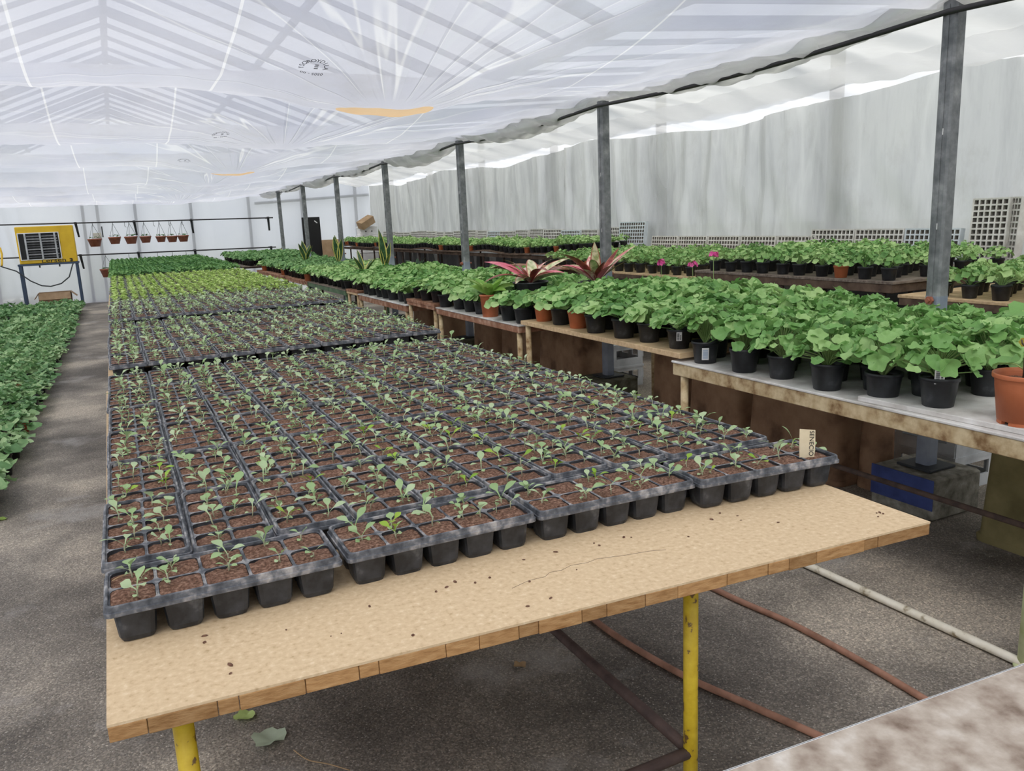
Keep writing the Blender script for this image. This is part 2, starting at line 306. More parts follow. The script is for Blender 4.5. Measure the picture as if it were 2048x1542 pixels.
# ------------------------------------------------------------------ mesh helpers
class MB:
    def __init__(s): s.v = []; s.f = []; s.t = []; s.a = []; s.mi = []
    def add(s, verts, faces, tint=0.4, mi=0, across=None):
        o = len(s.v)
        s.v.extend([tuple(p) for p in verts]); s.t.extend([tint] * len(verts))
        s.a.extend(across if across is not None else [0.0] * len(verts))
        s.f.extend([tuple(i + o for i in f) for f in faces]); s.mi.extend([mi] * len(faces))
        return s
    def box(s, x0, x1, y0, y1, z0, z1, mi=0):
        v = [(x, y, z) for z in (z0, z1) for (x, y) in ((x0, y0), (x1, y0), (x1, y1), (x0, y1))]
        return s.add(v, [(3, 2, 1, 0), (4, 5, 6, 7), (0, 1, 5, 4), (1, 2, 6, 5), (2, 3, 7, 6), (3, 0, 4, 7)], mi=mi)
    def bevel_box(s, x0, x1, y0, y1, z0, z1, b=0.004, mi=0):
        """box with chamfered vertical and horizontal edges"""
        rings = []
        for (z, i) in ((z0, b), (z0 + b, 0), (z1 - b, 0), (z1, b)):
            a, c, d, e = x0 + i, x1 - i, y0 + i, y1 - i
            k = b
            rings.append([(a + k, d, z), (c - k, d, z), (c, d + k, z), (c, e - k, z), (c - k, e, z), (a + k, e, z), (a, e - k, z), (a, d + k, z)])
        return s.loft(rings, True, True, mi=mi)
    def loft(s, rings, cap0=False, cap1=False, closed=True, mi=0, tint=0.4):
        n = len(rings[0]); v = [p for r in rings for p in r]; f = []
        for i in range(len(rings) - 1):
            for j in range(n if closed else n - 1):
                k = (j + 1) % n
                f.append((i * n + j, i * n + k, (i + 1) * n + k, (i + 1) * n + j))
        if cap0: f.append(tuple(range(n - 1, -1, -1)))
        if cap1: f.append(tuple((len(rings) - 1) * n + j for j in range(n)))
        return s.add(v, f, mi=mi, tint=tint)
    def tube(s, pts, r, n=8, mi=0, caps=True, tint=0.4):
        pts = [Vector(p) for p in pts]; rings = []
        up = Vector((0, 0, 1))
        for i, p in enumerate(pts):
            d = (pts[min(i + 1, len(pts) - 1)] - pts[max(i - 1, 0)]).normalized()
            a = d.cross(up)
            if a.length < 1e-3: a = d.cross(Vector((0, 1, 0)))
            a.normalize(); b = a.cross(d)
            rr = r[i] if isinstance(r, (list, tuple)) else r
            rings.append([p + (a * math.cos(2 * PI * k / n) + b * math.sin(2 * PI * k / n)) * rr for k in range(n)])
        return s.loft(rings, caps, caps, mi=mi, tint=tint)
    def lathe(s, prof, n=20, cap0=False, cap1=False, mi=0, c=(0, 0)):
        rings = [[(c[0] + r * math.cos(2 * PI * k / n), c[1] + r * math.sin(2 * PI * k / n), z) for k in range(n)] for r, z in prof]
        return s.loft(rings, cap0, cap1, mi=mi)
    def mesh(s, name, mats, smooth=False):
        me = bpy.data.meshes.new(name)
        me.from_pydata(s.v, [], s.f)
        for mm in (mats if isinstance(mats, (list, tuple)) else [mats]): me.materials.append(MATS[mm])
        if any(s.mi): me.polygons.foreach_set('material_index', s.mi)
        a = me.attributes.new('tint', 'FLOAT', 'POINT'); a.data.foreach_set('value', s.t)
        if any(s.a):
            a = me.attributes.new('across', 'FLOAT', 'POINT'); a.data.foreach_set('value', s.a)
        if smooth: me.polygons.foreach_set('use_smooth', [True] * len(me.polygons))
        me.update()
        return me
    def build(s, name, mats, parent=None, smooth=False, loc=None):
        return obj(name, s.mesh(name, mats, smooth), parent, loc)
def obj(name, me, parent=None, loc=None, rot=None, scale=None):
    o = bpy.data.objects.new(name, me); COL.objects.link(o)
    if parent is not None: o.parent = parent
    if loc is not None: o.location = loc
    if rot is not None: o.rotation_euler = rot
    if scale is not None: o.scale = scale if isinstance(scale, tuple) else (scale,) * 3
    return o
def tag(o, label, cat, group=None):
    o['label'] = label; o['category'] = cat
    if group: o['group'] = group
    return o
def thing(name, label, cat, loc=(0, 0, 0), rotz=0, group=None):
    o = bpy.data.objects.new(name, None); COL.objects.link(o)
    o.empty_display_size = 0.05
    o.location = loc; o.rotation_euler = (0, 0, rotz)
    return tag(o, label, cat, group)
def struct(o):
    o['kind'] = 'structure'; return o
ONES = ['', 'first', 'second', 'third', 'fourth', 'fifth', 'sixth', 'seventh', 'eighth', 'ninth', 'tenth', 'eleventh', 'twelfth', 'thirteenth', 'fourteenth', 'fifteenth', 'sixteenth', 'seventeenth', 'eighteenth', 'nineteenth']
TENS = {2: ('twentieth', 'twenty'), 3: ('thirtieth', 'thirty'), 4: ('fortieth', 'forty'), 5: ('fiftieth', 'fifty'), 6: ('sixtieth', 'sixty'), 7: ('seventieth', 'seventy'), 8: ('eightieth', 'eighty')}
def nth(i):
    if i < 20: return ONES[i]
    a, b = TENS[i // 10]
    return a if i % 10 == 0 else b + '-' + ONES[i % 10]
def grid_mesh(name, X, Y, Z, matname, flip=False):
    ny, nx = X.shape
    v = np.stack([X, Y, Z], -1).reshape(-1, 3)
    i = np.arange(ny * nx).reshape(ny, nx)
    f = np.stack([i[:-1, :-1], i[:-1, 1:], i[1:, 1:], i[1:, :-1]], -1).reshape(-1, 4)
    if flip: f = f[:, ::-1]
    me = bpy.data.meshes.new(name)
    me.from_pydata(v.tolist(), [], f.tolist())
    me.materials.append(MATS[matname])
    me.polygons.foreach_set('use_smooth', [True] * len(me.polygons))
    me.update()
    return me
def text_mesh(txt, size, matname, name='lettering', extrude=0.0004):
    cu = bpy.data.curves.new('txt', 'FONT'); cu.body = txt; cu.size = size; cu.extrude = extrude
    cu.align_x = 'CENTER'; cu.align_y = 'CENTER'
    o = bpy.data.objects.new('txt', cu); COL.objects.link(o)
    dg = bpy.context.evaluated_depsgraph_get()
    me = bpy.data.meshes.new_from_object(o.evaluated_get(dg))
    bpy.data.objects.remove(o); bpy.data.curves.remove(cu)
    me.name = name; me.materials.clear(); me.materials.append(MATS[matname])
    return me

# ================================================================== THE HOUSE
YF, YB = 22.5, -2.6           # end wall, wall behind the camera
XL, XP, XR = -3.2, 3.7, 6.62  # left wall, post row, right wall
PY = [2.70, 5.77, 8.81, 11.68, 14.57, 17.39, 20.2]   # posts
mb = MB().add([(XL - .1, YB - .1, 0), (XR + .3, YB - .1, 0), (XR + .3, YF + .3, 0), (XL - .1, YF + .3, 0)], [(0, 1, 2, 3)])
struct(mb.build('floor', 'concrete_floor'))
mb = MB().add([(-60, -60, -0.03), (60, -60, -0.03), (60, 80, -0.03), (-60, 80, -0.03)], [(0, 1, 2, 3)])
struct(mb.build('ground', 'ground_outside'))
SAG = [.34, .33, .31, .27, .31, .30, .30, .28, .3, .3]
BOWL = [.05, .14, .05, .12, .05, .05, .06, .05, .05, .05]
def film_z(x, y, fine=True):
    x = np.asarray(x, float); y = np.asarray(y, float)
    t = (y - 2.72) / 2.95 + 1; k = np.clip(np.floor(t), 0, 9).astype(int); u = t - np.floor(t)
    s = np.sin(PI * u) ** 0.9
    e = np.clip((XP - x) / 1.3, 0, 1); e = e * e * (3 - 2 * e)
    l = np.clip((x - XL) / 0.9, 0, 1)
    S = (0.05 + (np.array(SAG)[k] - 0.05) * e) * (0.4 + 0.6 * l)
    z = 2.52 + 0.10 * e - S * s
    dy = (u - 0.5) * 2.95; dx = x - 1.37
    r = np.sqrt(dx * dx + dy * dy)
    z = z - np.array(BOWL)[k] * np.exp(-(r / 0.55) ** 2)
    if fine:
        th = np.arctan2(dy, dx)
        z = z + 0.010 * np.abs(np.sin(7 * th + k * 1.3)) * np.exp(-((r - 0.75) / 0.45) ** 2)
        z = z + 0.006 * np.sin(5.1 * x + 1.7 * y + 2 * np.sin(0.8 * y)) + 0.004 * np.sin(13 * x - 4 * y + 3 * np.sin(1.3 * x + .4))
        z = z + 0.003 * np.sin(27 * x + 9 * np.sin(1.1 * y)) * s
        w = np.exp(-((XP - x) / 0.55) ** 2)
        z = z + w * (0.02 * np.sin(9 * y + 3 * np.sin(2.1 * y)) + 0.012 * np.sin(23 * y + 6 * x))
    return z
xs = np.concatenate([np.linspace(XL, 0, 60), np.linspace(0.04, XP, 90)]); ys = np.linspace(YB, YF, 500)
X, Y = np.meshgrid(xs, ys)
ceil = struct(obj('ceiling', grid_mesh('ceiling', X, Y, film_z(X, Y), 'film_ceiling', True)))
# rain water lying in the low of two bays
def puddle(cy, R, label):
    rr = np.linspace(0.0, 1, 12)[:, None]; th = np.linspace(0, 2 * PI, 49)[None, :]
    RR = R * (1 + .10 * np.sin(3 * th + cy) + .05 * np.sin(5 * th)) * rr
    x = 1.37 + RR * np.cos(th); y = cy + 0.62 * RR * np.sin(th)
    z = film_z(x, y, True) - 0.004
    o = obj('rain_puddle', grid_mesh('rain_puddle', x, y, z, 'puddle_water'))
    tag(o, label, 'puddle', 'puddles lying on the ceiling film')
puddle(4.195, 0.25, 'large ochre rainwater puddle sagging the nearest bay of ceiling film')
puddle(10.095, 0.24, 'small ochre rainwater puddle in the ceiling film farther back')
# printed mark on the film
def film_mark(cx, cy, s):
    root = None; letters = 'ALIDYOROSY'
    b = MB()
    def put(me, x, y, ang, mirror=1):
        M = Matrix.Translation((x, y, 0)) @ Matrix.Rotation(ang, 4, 'Z')
        vs = [M @ v.co for v in me.vertices]
        vs = [(p.x, p.y, float(film_z(p.x, p.y)) - 0.006 + (p.z * 0.3)) for p in vs]
        b.add(vs, [tuple(p.vertices)[::-1] for p in me.polygons])
    n = len(letters)
    for i, ch in enumerate(letters):
        a = math.radians(190 + 160 * i / (n - 1))
        me = text_mesh(ch, 0.045 * s, 'ink_film')
        me.transform(Matrix.Scale(-1, 4, (0, 1, 0)) @ Matrix.Identity(4))
        a2 = math.radians(-10 + 200 * (i / (n - 1)))
        put(me, cx + .075 * s * math.cos(a2), cy - .075 * s * math.sin(a2), -a2 + PI / 2)
    me = text_mesh('0505 - 00', 0.036 * s, 'ink_film'); me.transform(Matrix.Scale(-1, 4, (0, 1, 0)))
    put(me, cx, cy + .075 * s, PI)
    b2 = MB()
    for dy, w in ((0.02, .055), (0.0, .04), (-0.02, .05)):
        me = text_mesh('-', 0.10 * s, 'ink_film'); put(me, cx + .01, cy + dy * s, 0)
    return b.build('printed_mark', 'ink_film', ceil)
film_mark(0.89, 3.72, .72); film_mark(0.85, 6.75, .72); film_mark(0.8, 9.6, .72)
# film over the side aisle, the brighter strip beside the wall, and the swags at the posts
xs = np.linspace(XP, 6.25, 60); X, Y = np.meshgrid(xs, np.linspace(YB, YF, 420))
q = (X - XP) / (6.25 - XP); bay = np.sin(PI * (((Y - 2.7) / 2.95) % 1))
Z = 2.53 + 0.30 * np.sin(PI * q) ** 0.8 + 0.13 * q - 0.13 * bay * np.sin(PI * q * .9) + 0.012 * np.sin(7 * Y + 3 * X) + 0.008 * np.sin(17 * Y - 6 * X)
struct(obj('ceiling', grid_mesh('ceiling', X, Y, Z, 'film_aisle', True)))
def wall_top(y): return 2.60 + 0.07 * np.sin(2 * PI * (y - 3.3) / 5.9) + 0.02 * np.sin(3.1 * y)
xs = np.linspace(5.75, XR + .02, 30); X, Y = np.meshgrid(xs, np.linspace(YB, YF, 420))
q = (X - 5.75) / (XR + .02 - 5.75)
Z = 2.74 + (wall_top(Y) - 2.74) * q ** 1.1 - 0.06 * np.sin(PI * q) * (0.6 + 0.4 * np.sin(2.13 * Y)) + 0.006 * np.sin(21 * Y + 4 * np.sin(3 * Y))
struct(obj('ceiling', grid_mesh('ceiling', X, Y, Z, 'film_white', True)))
for i in range(-1, len(PY)):
    y0 = PY[i] if i >= 0 else -0.3
    y1 = PY[i + 1] if i + 1 < len(PY) else YF
    yy = np.linspace(y0, y1, 60); vv = np.linspace(0, 1, 22)
    V, U = np.meshgrid(vv, yy); uu = (U - y0) / (y1 - y0)
    drop = (0.10 + 0.10 * ((i * 37) % 5) / 5) * np.sin(PI * uu) ** 0.8 + 0.03
    ang = PI * V
    Xs = XP + 0.02 - 0.24 * np.cos(ang) * (0.35 + 0.65 * np.sin(PI * uu)) + 0.02 * np.sin(11 * U + 5 * V)
    Zs = 2.535 - drop * np.sin(ang) + 0.014 * np.sin(15 * U + 4 * V) * np.sin(ang) + 0.006 * np.sin(41 * U - 9 * V)
    o = obj('film_swag', grid_mesh('film_swag', Xs, U, Zs, 'film_aisle'), ceil)
# walls of film
def wall_x(name, x0, matname, y0, y1, top, amp, seed, sign=1):
    Y, T = np.meshgrid(np.linspace(y0, y1, 560), np.linspace(0, 1, 46))
    zt = top(Y); Z = T * zt
    fold = np.zeros_like(Y)
    r = np.random.default_rng(seed)
    for _ in range(int((y1 - y0) * 1.7)):
        c = r.uniform(y0, y1); w = r.uniform(.025, .13); sl = r.uniform(-.35, .35); a = r.uniform(.3, 1) * amp
        fold += a * np.exp(-((Y - c - sl * (zt - Z) / 2.6) / (w * (1.3 - .5 * T))) ** 2) * (0.35 + 0.65 * T)
    fold += 0.12 * amp * np.sin(9 * Y + 4 * np.sin(2 * Z)) + 0.1 * amp * np.sin(5 * Z + 3 * Y)
    return struct(obj(name, grid_mesh(name, x0 - sign * fold, Y, Z, matname)))
wall_x('wall_right', XR, 'film_curtain', YB, YF, lambda y: wall_top(y), 0.075, 5)
wall_x('wall_left', XL, 'film_end_wall', YB, YF, lambda y: 2.55 + 0 * y, 0.03, 8, -1)
def wall_y(name, y0, amp, seed, top):
    X, T = np.meshgrid(np.linspace(XL, XR, 300), np.linspace(0, 1, 40)); Z = T * top
    r = np.random.default_rng(seed); fold = np.zeros_like(X)
    for _ in range(22):
        c = r.uniform(XL, XR); w = r.uniform(.03, .2); sl = r.uniform(-.5, .5); a = r.uniform(.3, 1) * amp
        fold += a * np.exp(-((X - c - sl * (top - Z) / 2.6) / w) ** 2)
    fold += 0.25 * np.exp(-(Z / 0.16) ** 2) * (0.5 + 0.5 * np.sin(2.1 * X)) * (amp > .02)
    return struct(obj(name, grid_mesh(name, X, y0 - fold, Z, 'film_end_wall')))
struct(MB().bevel_box(XR - .02, XR + .10, YB, YF, 0, .93, .01).build('wall_right', 'low_wall'))
wall_y('wall_far', YF, 0.03, 3, 2.75)
wall_y('wall_back', YB, 0.015, 4, 2.75)
# steel frame outside the film
fr = thing('house_frame', 'steel roof and wall frame showing dimly through the ceiling and wall film', 'frame')
def bar(p, q, w, matname, name, parent, h=None):
    p = Vector(p); q = Vector(q); L = (q - p).length
    b = MB().box(-w / 2, w / 2, -(h or w) / 2, (h or w) / 2, 0, L)
    o = b.build(name, matname, parent)
    o.rotation_euler = (q - p).to_track_quat('Z', 'Y').to_euler(); o.location = p
    return o
RX, RZ = 0.25, 4.3
bar((XP, YB, 3.02), (XP, YF + .2, 3.02), .11, 'roof_steel', 'gutter', fr, .10)
bar((RX, YB, RZ), (RX, YF, RZ), .08, 'roof_steel', 'ridge', fr)
bar((XL, YB, 2.85), (XL, YF, 2.85), .12, 'roof_steel', 'gutter', fr)
y = -0.25
while y < 22.6:
    w = 0.10 if abs(((y - 2.7) / 2.95) - round((y - 2.7) / 2.95)) < 0.12 else 0.045
    bar((XP, y, 3.05), (RX, y, RZ), w, 'roof_steel', 'rafter', fr)
    bar((XL, y, 2.88), (RX, y, RZ), w, 'roof_steel', 'rafter', fr)
    bar((XP, y, 3.05), (XR + .3, y, 3.25), w, 'roof_steel', 'rafter', fr)
    y += 0.7375
for x in (2.0, -1.5): 
    zz = 3.05 + (RZ - 3.05) * (XP - x) / (XP - RX) if x > RX else 2.88 + (RZ - 2.88) * (x - XL) / (RX - XL)
    bar((x, YB, zz + .05), (x, YF, zz + .05), .06, 'roof_steel', 'purlin', fr)
for y in np.arange(-0.2, 22.6, 2.95):
    bar((XR + .16, y + .5, 0), (XR + .16, y + .5, 3.2), .10, 'steel_dark', 'wall_stud', fr)
for x in (-2.6, -0.62, -0.3, 0.55, 1.86, 3.3, 4.7, 6.2):
    bar((x, YF + .12, 0), (x + .05, YF + .12, 2.9), .07, 'steel_dark', 'wall_stud', fr)
bar((XR + .16, YB, 1.0), (XR + .16, YF, 1.0), .05, 'steel_dark', 'wall_rail', fr)
bar((3.5, YF + .12, 2.28), (XR, YF + .12, 2.42), .07, 'steel_dark', 'wall_rail', fr)

# ------------------------------------------------------------------ the post row
def post(i, y):
    lean = (0.0, 0.0)
    lab = ['nearest and tallest galvanised steel post, standing in the right bench on a blue-painted block',
           'second galvanised post from the camera, beside the red-leaved plants',
           'third galvanised steel post from the camera in the row',
           'fourth galvanised steel post from the camera, behind the tall snake plant',
           'fifth galvanised steel post from the camera in the row',
           'sixth galvanised post from the camera, before the black panel',
           'seventh and farthest galvanised steel post of the row'][i]
    t = thing('steel_post', lab, 'post', (XP, y, 0.0), 0, 'steel posts of the middle row')
    w = .039; fl = 0.008
    def section(w):
        c = 0.010
        return [(-w + c, -w), (w - c, -w), (w, -w + c), (w, w - c), (w - c, w), (-w + c, w), (-w, w - c), (-w, -w + c)]
    b = MB(); b.loft([[(px, py, z) for px, py in section(w)] for z in (1.12, 2.49 + (0.4 if i == 0 else 0))], True, True)
    # raised seam up one face
    b.box(-w - .004, -w + .006, -.004, .012, 1.12, 2.49)
    b.build('shaft', 'steel_post', t)
    b = MB(); b.loft([[(px, py, z) for px, py in section(w + .001)] for z in (.235, 1.12)], True, True)
    b.build('painted_base', 'steel_blue_paint', t)
    MB().bevel_box(-.10, .10, -.10, .10, .222, .236, .003).build('base_plate', 'steel_dark', t)
    b = MB().tube([(-w - .035, 0, 1.10), (w + .03, 0, 1.10)], .011, 8); b.tube([(-w - .022, 0, 1.10), (-w - .008, 0, 1.10)], .022, 6)
    b.build('bolt', 'pot_brown', t)
    for z in (1.45, 1.9): MB().bevel_box(-w - .002, -w, -.008, .008, z, z + .03, .0006).build('rivet', 'white_plain', t)
    # the footing is a block of its own
    fb = thing('post_footing', ['blue-painted concrete block under the nearest post', 'mossy concrete block under the second post', 'rough concrete block under the third post', 'concrete block under the fourth post', 'concrete block under the fifth post', 'concrete block under the sixth post', 'concrete block under the farthest post'][i], 'concrete block', (XP, y, 0), 0, 'concrete footings of the posts')
    s = .185
    MB().bevel_box(-s, s, -s, s, 0, .22, .012).build('block', 'concrete_block' if i == 0 else 'concrete_mossy', fb)
    if i == 0:
        MB().bevel_box(-s - .0015, -s + .004, -s, s, .06, .221, .0015).build('paint_coat', 'blue_paint', fb)
for i, y in enumerate(PY): post(i, y)
# pipe slung along the post heads
pts = []
for i in range(-1, len(PY) - 1):
    a = PY[i] if i >= 0 else -0.4
    b_ = PY[i + 1]
    for k in range(10):
        u = k / 10; pts.append((XP - 0.05, a + (b_ - a) * u, 2.455 - 0.04 * math.sin(PI * u)))
pts.append((XP - 0.05, PY[-1], 2.455))
tag(MB().tube(pts, .014, 8).build('water_pipe', 'rail_dark', smooth=True), 'dark thin water pipe slung along the post heads under the film', 'pipe')

# ================================================================== PLANTS (prototypes)
def leaf_round(seed, n=13, fine=True):
    """scalloped, notched geranium leaf of radius 1 lying in XY, stalk at the origin side -Y"""
    r = random.Random(seed)
    v = [(0, -0.25, -0.10)]; f = []
    rings = (0.55, 1.0) if fine else (1.0,)
    ph = r.uniform(0, 6)
    for q in rings:
        for k in range(n):
            a = -PI / 2 + (k + 0.5) / n * 2 * PI
            notch = 0.55 + 0.45 * min(1, abs(((a + PI / 2 + PI) % (2 * PI)) - PI) / 0.6)
            sc = 1 + (0.13 * math.cos(5 * (a + PI / 2)) + 0.06 * (k % 2) - .03) * (q > .9)
            rad = q * notch * sc
            x, y = rad * math.cos(a), rad * math.sin(a)
            z = (0.20 if q > .9 else 0.04) + 0.15 * q * math.sin(3 * a + ph) + (0.10 * q * math.cos(5 * (a + PI / 2)) if q > .9 else 0) - 0.12 * (y * q)
            v.append((x, y, z))
    for k in range(n): f.append((0, 1 + k, 1 + (k + 1) % n))
    if fine:
        for k in range(n):
            k2 = (k + 1) % n; f.append((1 + k, 1 + n + k, 1 + n + k2, 1 + k2))
    return v, f
def leaf_strip(L, W, curl, nseg=5, petiole=0.3, fold=0.15, tipp=0.75, cross=3):
    """elongated leaf along +Y from the origin, curling down by `curl` radians"""
    v = []; f = []; ac = []
    y = z = 0.0; ang = 0.0
    for i in range(nseg + 1):
        u = i / nseg
        if u < petiole: w = 0.10 + 0.10 * u
        else:
            q = (u - petiole) / (1 - petiole)
            w = max(0.03, math.sin(PI * min(1, q ** tipp * 0.97 + 0.03)) ** 0.8)
        w *= W / 2
        c0 = [-1, 0, 1] if cross == 3 else [-1, -0.55, 0, 0.55, 1]
        for c in c0:
            v.append((c * w, y, z + abs(c) * w * fold)); ac.append(abs(c))
        ang = curl * u
        y += L / nseg * math.cos(ang); z -= L / nseg * math.sin(ang)
    n = len(c0)
    for i in range(nseg):
        for j in range(n - 1):
            f.append((i * n + j, i * n + j + 1, (i + 1) * n + j + 1, (i + 1) * n + j))
    return v, f, ac
def xf(M, v): return [tuple(M @ Vector(p)) for p in v]
def leaf_layout(seed, n, spread, height, lr, droop=0.9):
    """matrices for n leaves forming a mound over (0,0,0)"""
    r = random.Random(seed); out = []
    for i in range(n):
        az = i * 2.39996 + r.uniform(-.35, .35)
        q = math.sqrt((i + 0.6) / n) * r.uniform(.82, 1.1)
        rad = spread * q
        z = height * (1.02 - 0.62 * q ** 2.0) * r.uniform(.78, 1.12)
        sz = lr * r.uniform(.55, 1.32) * (0.75 + .38 * q)
        tilt = droop * q * r.uniform(.4, 1.2) + r.uniform(-.4, .4)
        M = Matrix.Translation((rad * math.cos(az), rad * math.sin(az), z)) @ Matrix.Rotation(az - PI / 2, 4, 'Z') @ Matrix.Rotation(-tilt, 4, 'X') @ Matrix.Rotation(r.uniform(-.5, .5), 4, 'Y') @ Matrix.Scale(sz, 4)
        out.append((M, r.random()))
    return out
def stem_paths(layout, base=(0, 0, 0)):
    b = MB()
    for M, t in layout:
        p = M @ Vector((0, -0.25, -0.1)); 
        mid = Vector((p.x * .35, p.y * .35, p.z * .62))
        b.tube([base, mid, p], [.0032, .0024, .0016], 4, caps=False, tint=.3)
    return b
def foliage(seed, n, spread, height, lr, matname, fine=False, stems=True, droop=.9, nv=9):
    b = MB()
    lay = leaf_layout(seed, n, spread, height, lr, droop)
    for i, (M, t) in enumerate(lay):
        v, f = leaf_round(seed * 31 + i, nv, fine); b.add(xf(M, v), f, tint=t * .55)
    if stems:
        for M, t in lay[::2]:
            p = M @ Vector((0, -.25, -.1)); b.tube([(0, 0, 0), (p.x * .4, p.y * .4, p.z * .6), p], .0022, 3, caps=False, tint=.5)
    return b
LEAVES = [MB().add(*leaf_round(k, 20, True), tint=.2).mesh('leaf', 'leaf_geranium', True) for k in range(5)]
FOL_MID = [foliage(50 + k, 64, .150, .130, .029, 'leaf_geranium', True, nv=10).mesh('foliage', 'leaf_geranium', True) for k in range(6)]
FOL_FAR = [foliage(70 + k, 48, .155, .125, .031, 'leaf_geranium', False, False).mesh('foliage', 'leaf_geranium', True) for k in range(4)]
FOL_DEEP = [foliage(75 + k, 46, .155, .125, .031, 'leaf_geranium_deep', False, False).mesh('foliage', 'leaf_geranium_deep', True) for k in range(4)]  # dimmer light at the far benches put into a darker leaf colour
FOL_SMALL = [foliage(90 + k, 38, .098, .105, .0195, 'leaf_geranium', True, nv=9).mesh('foliage', 'leaf_geranium', True) for k in range(5)]
FOL_SMALL_FAR = [foliage(100 + k, 30, .098, .10, .021, 'leaf_geranium', False, False, nv=8).mesh('foliage', 'leaf_geranium', True) for k in range(3)]
FOL_BED = [foliage(110 + k, 20, .135, .115, .041, 'leaf_bed', True, nv=13, droop=.25).mesh('foliage', 'leaf_bed', True) for k in range(6)]
FOL_BED_FAR = [foliage(120 + k, 20, .135, .11, .041, 'leaf_bed', False, False, nv=9, droop=.25).mesh('foliage', 'leaf_bed', True) for k in range(3)]
def pot_profile(R, H, rim=.006):
    return [(R * .72, 0), (R * .76, .002), (R * .93, H - .016), (R * .945, H - .015), (R, H - .0145), (R, H - .001), (R - .002, H), (R - rim * .7, H), (R * .90, H - .02), (R * .80, H * .45)]
def pot_mesh(R, H, matname, n=20, name='pot'):
    return MB().lathe(pot_profile(R, H), n, cap0=True).mesh(name, matname, True)
def soil_disc(R, H, matname='soil_dark', n=14):
    b = MB(); v = [(0, 0, H - .016)]
    for q, dz in ((.5, .004), (.91, -.003)):
        v += [(R * q * math.cos(2 * PI * k / n), R * q * math.sin(2 * PI * k / n), H - .018 + dz * math.sin(k * 1.9 + q * 7)) for k in range(n)]
    f = [(0, 1 + k, 1 + (k + 1) % n) for k in range(n)] + [(1 + k, 1 + n + k, 1 + n + (k + 1) % n, 1 + (k + 1) % n) for k in range(n)]
    return b.add(v, f).mesh('soil', matname, True)
POT = {c: pot_mesh(.068, .108, m_) for c, m_ in (('b', 'pot_black'), ('t', 'pot_terracotta'))}
SOIL = soil_disc(.068, .108)
POT_S = {c: pot_mesh(.052, .085, m_, 16) for c, m_ in (('b', 'pot_black'), ('t', 'pot_terracotta'))}
SOIL_S = soil_disc(.052, .085)
COLW = {'b': 'black', 't': 'terracotta'}
def potted(label, loc, kind='mid', col='b', seed=0, group=None, name='potted_geranium', sc=1.0):
    r = random.Random(seed * 7919 + 13)
    t = thing(name, label, 'potted plant', loc, r.uniform(0, 2 * PI), group)
    if kind == 'near':
        t.scale = (sc,) * 3
        obj('pot', POT[col], t); obj('soil', SOIL, t)
        lay = leaf_layout(seed + 500, 54, .150 * r.uniform(.9, 1.1), .150 * r.uniform(.85, 1.2), .031)
        st = stem_paths(lay).build('stems', 'stem_green', t, True, (0, 0, .09))
        for i, (M, tt) in enumerate(lay):
            o = obj('leaf', LEAVES[(i + seed) % 5], t)
            o.matrix_basis = Matrix.Translation((0, 0, .09)) @ M
    elif kind in ('mid', 'far'):
        t.scale = (sc,) * 3
        obj('pot', POT[col], t); obj('soil', SOIL, t)
        L = FOL_MID if kind == 'mid' else FOL_FAR
        obj('foliage', L[seed % len(L)], t, (0, 0, .09), (r.uniform(-.06, .06), r.uniform(-.06, .06), 0), (1, 1, r.uniform(.85, 1.15) * (.82 if loc[0] < 3.1 else 1.05)))
    elif kind == 'small':
        t.scale = (sc,) * 3
        obj('pot', POT_S[col], t); obj('soil', SOIL_S, t)
        obj('foliage', FOL_SMALL[seed % 5], t, (0, 0, .07), (r.uniform(-.08, .08), r.uniform(-.08, .08), 0), (1, 1, r.uniform(.85, 1.2)))
    elif kind == 'bed':
        t.scale = (sc,) * 3
        obj('pot', POT[col], t); obj('soil', SOIL, t)
        obj('foliage', FOL_BED[seed % 6], t, (0, 0, .09), (r.uniform(-.08, .08), r.uniform(-.08, .08), 0), (1, 1, r.uniform(.8, 1.3)))
    return t
class Stuff:
    """joins many copies of ready meshes into one object"""
    def __init__(s): s.v = []; s.f = []; s.m = []; s.mats = []; s.t = []; s.n = 0
    def put(s, me, M):
        co = np.empty(len(me.vertices) * 3); me.vertices.foreach_get('co', co); co = co.reshape(-1, 3)
        A = np.array(M); s.v.append(co @ A[:3, :3].T + A[:3, 3])
        tt = np.empty(len(me.vertices)); 
        if 'tint' in me.attributes: me.attributes['tint'].data.foreach_get('value', tt)
        else: tt[:] = .4
        s.t.append(np.clip(tt + random.uniform(-.1, .25), 0, 1))
        mt = me.materials[0]
        if mt not in s.mats: s.mats.append(mt)
        k = s.mats.index(mt)
        for p in me.polygons: s.f.append([i + s.n for i in p.vertices]); s.m.append(k)
        s.n += len(co)
    def build(s, name, label, cat):
        me = bpy.data.meshes.new(name); me.from_pydata(np.concatenate(s.v).tolist(), [], s.f)
        for m_ in s.mats: me.materials.append(m_)
        me.polygons.foreach_set('material_index', s.m)
        me.polygons.foreach_set('use_smooth', [True] * len(s.f))
        a = me.attributes.new('tint', 'FLOAT', 'POINT'); a.data.foreach_set('value', np.concatenate(s.t))
        o = obj(name, me); tag(o, label, cat); o['kind'] = 'stuff'
        return o
POT_LOW = MB().lathe([(.049, 0), (.064, .095), (.068, .095), (.068, .108)], 8, True, True).mesh('pot', 'pot_black')
POT_S_LOW = MB().lathe([(.037, 0), (.05, .072), (.052, .085)], 7, True, True).mesh('pot', 'pot_black')
def place(loc, rz, s=1.0, sz=1.0): return Matrix.Translation(loc) @ Matrix.Rotation(rz, 4, 'Z') @ Matrix.Diagonal((s, s, s * sz, 1))

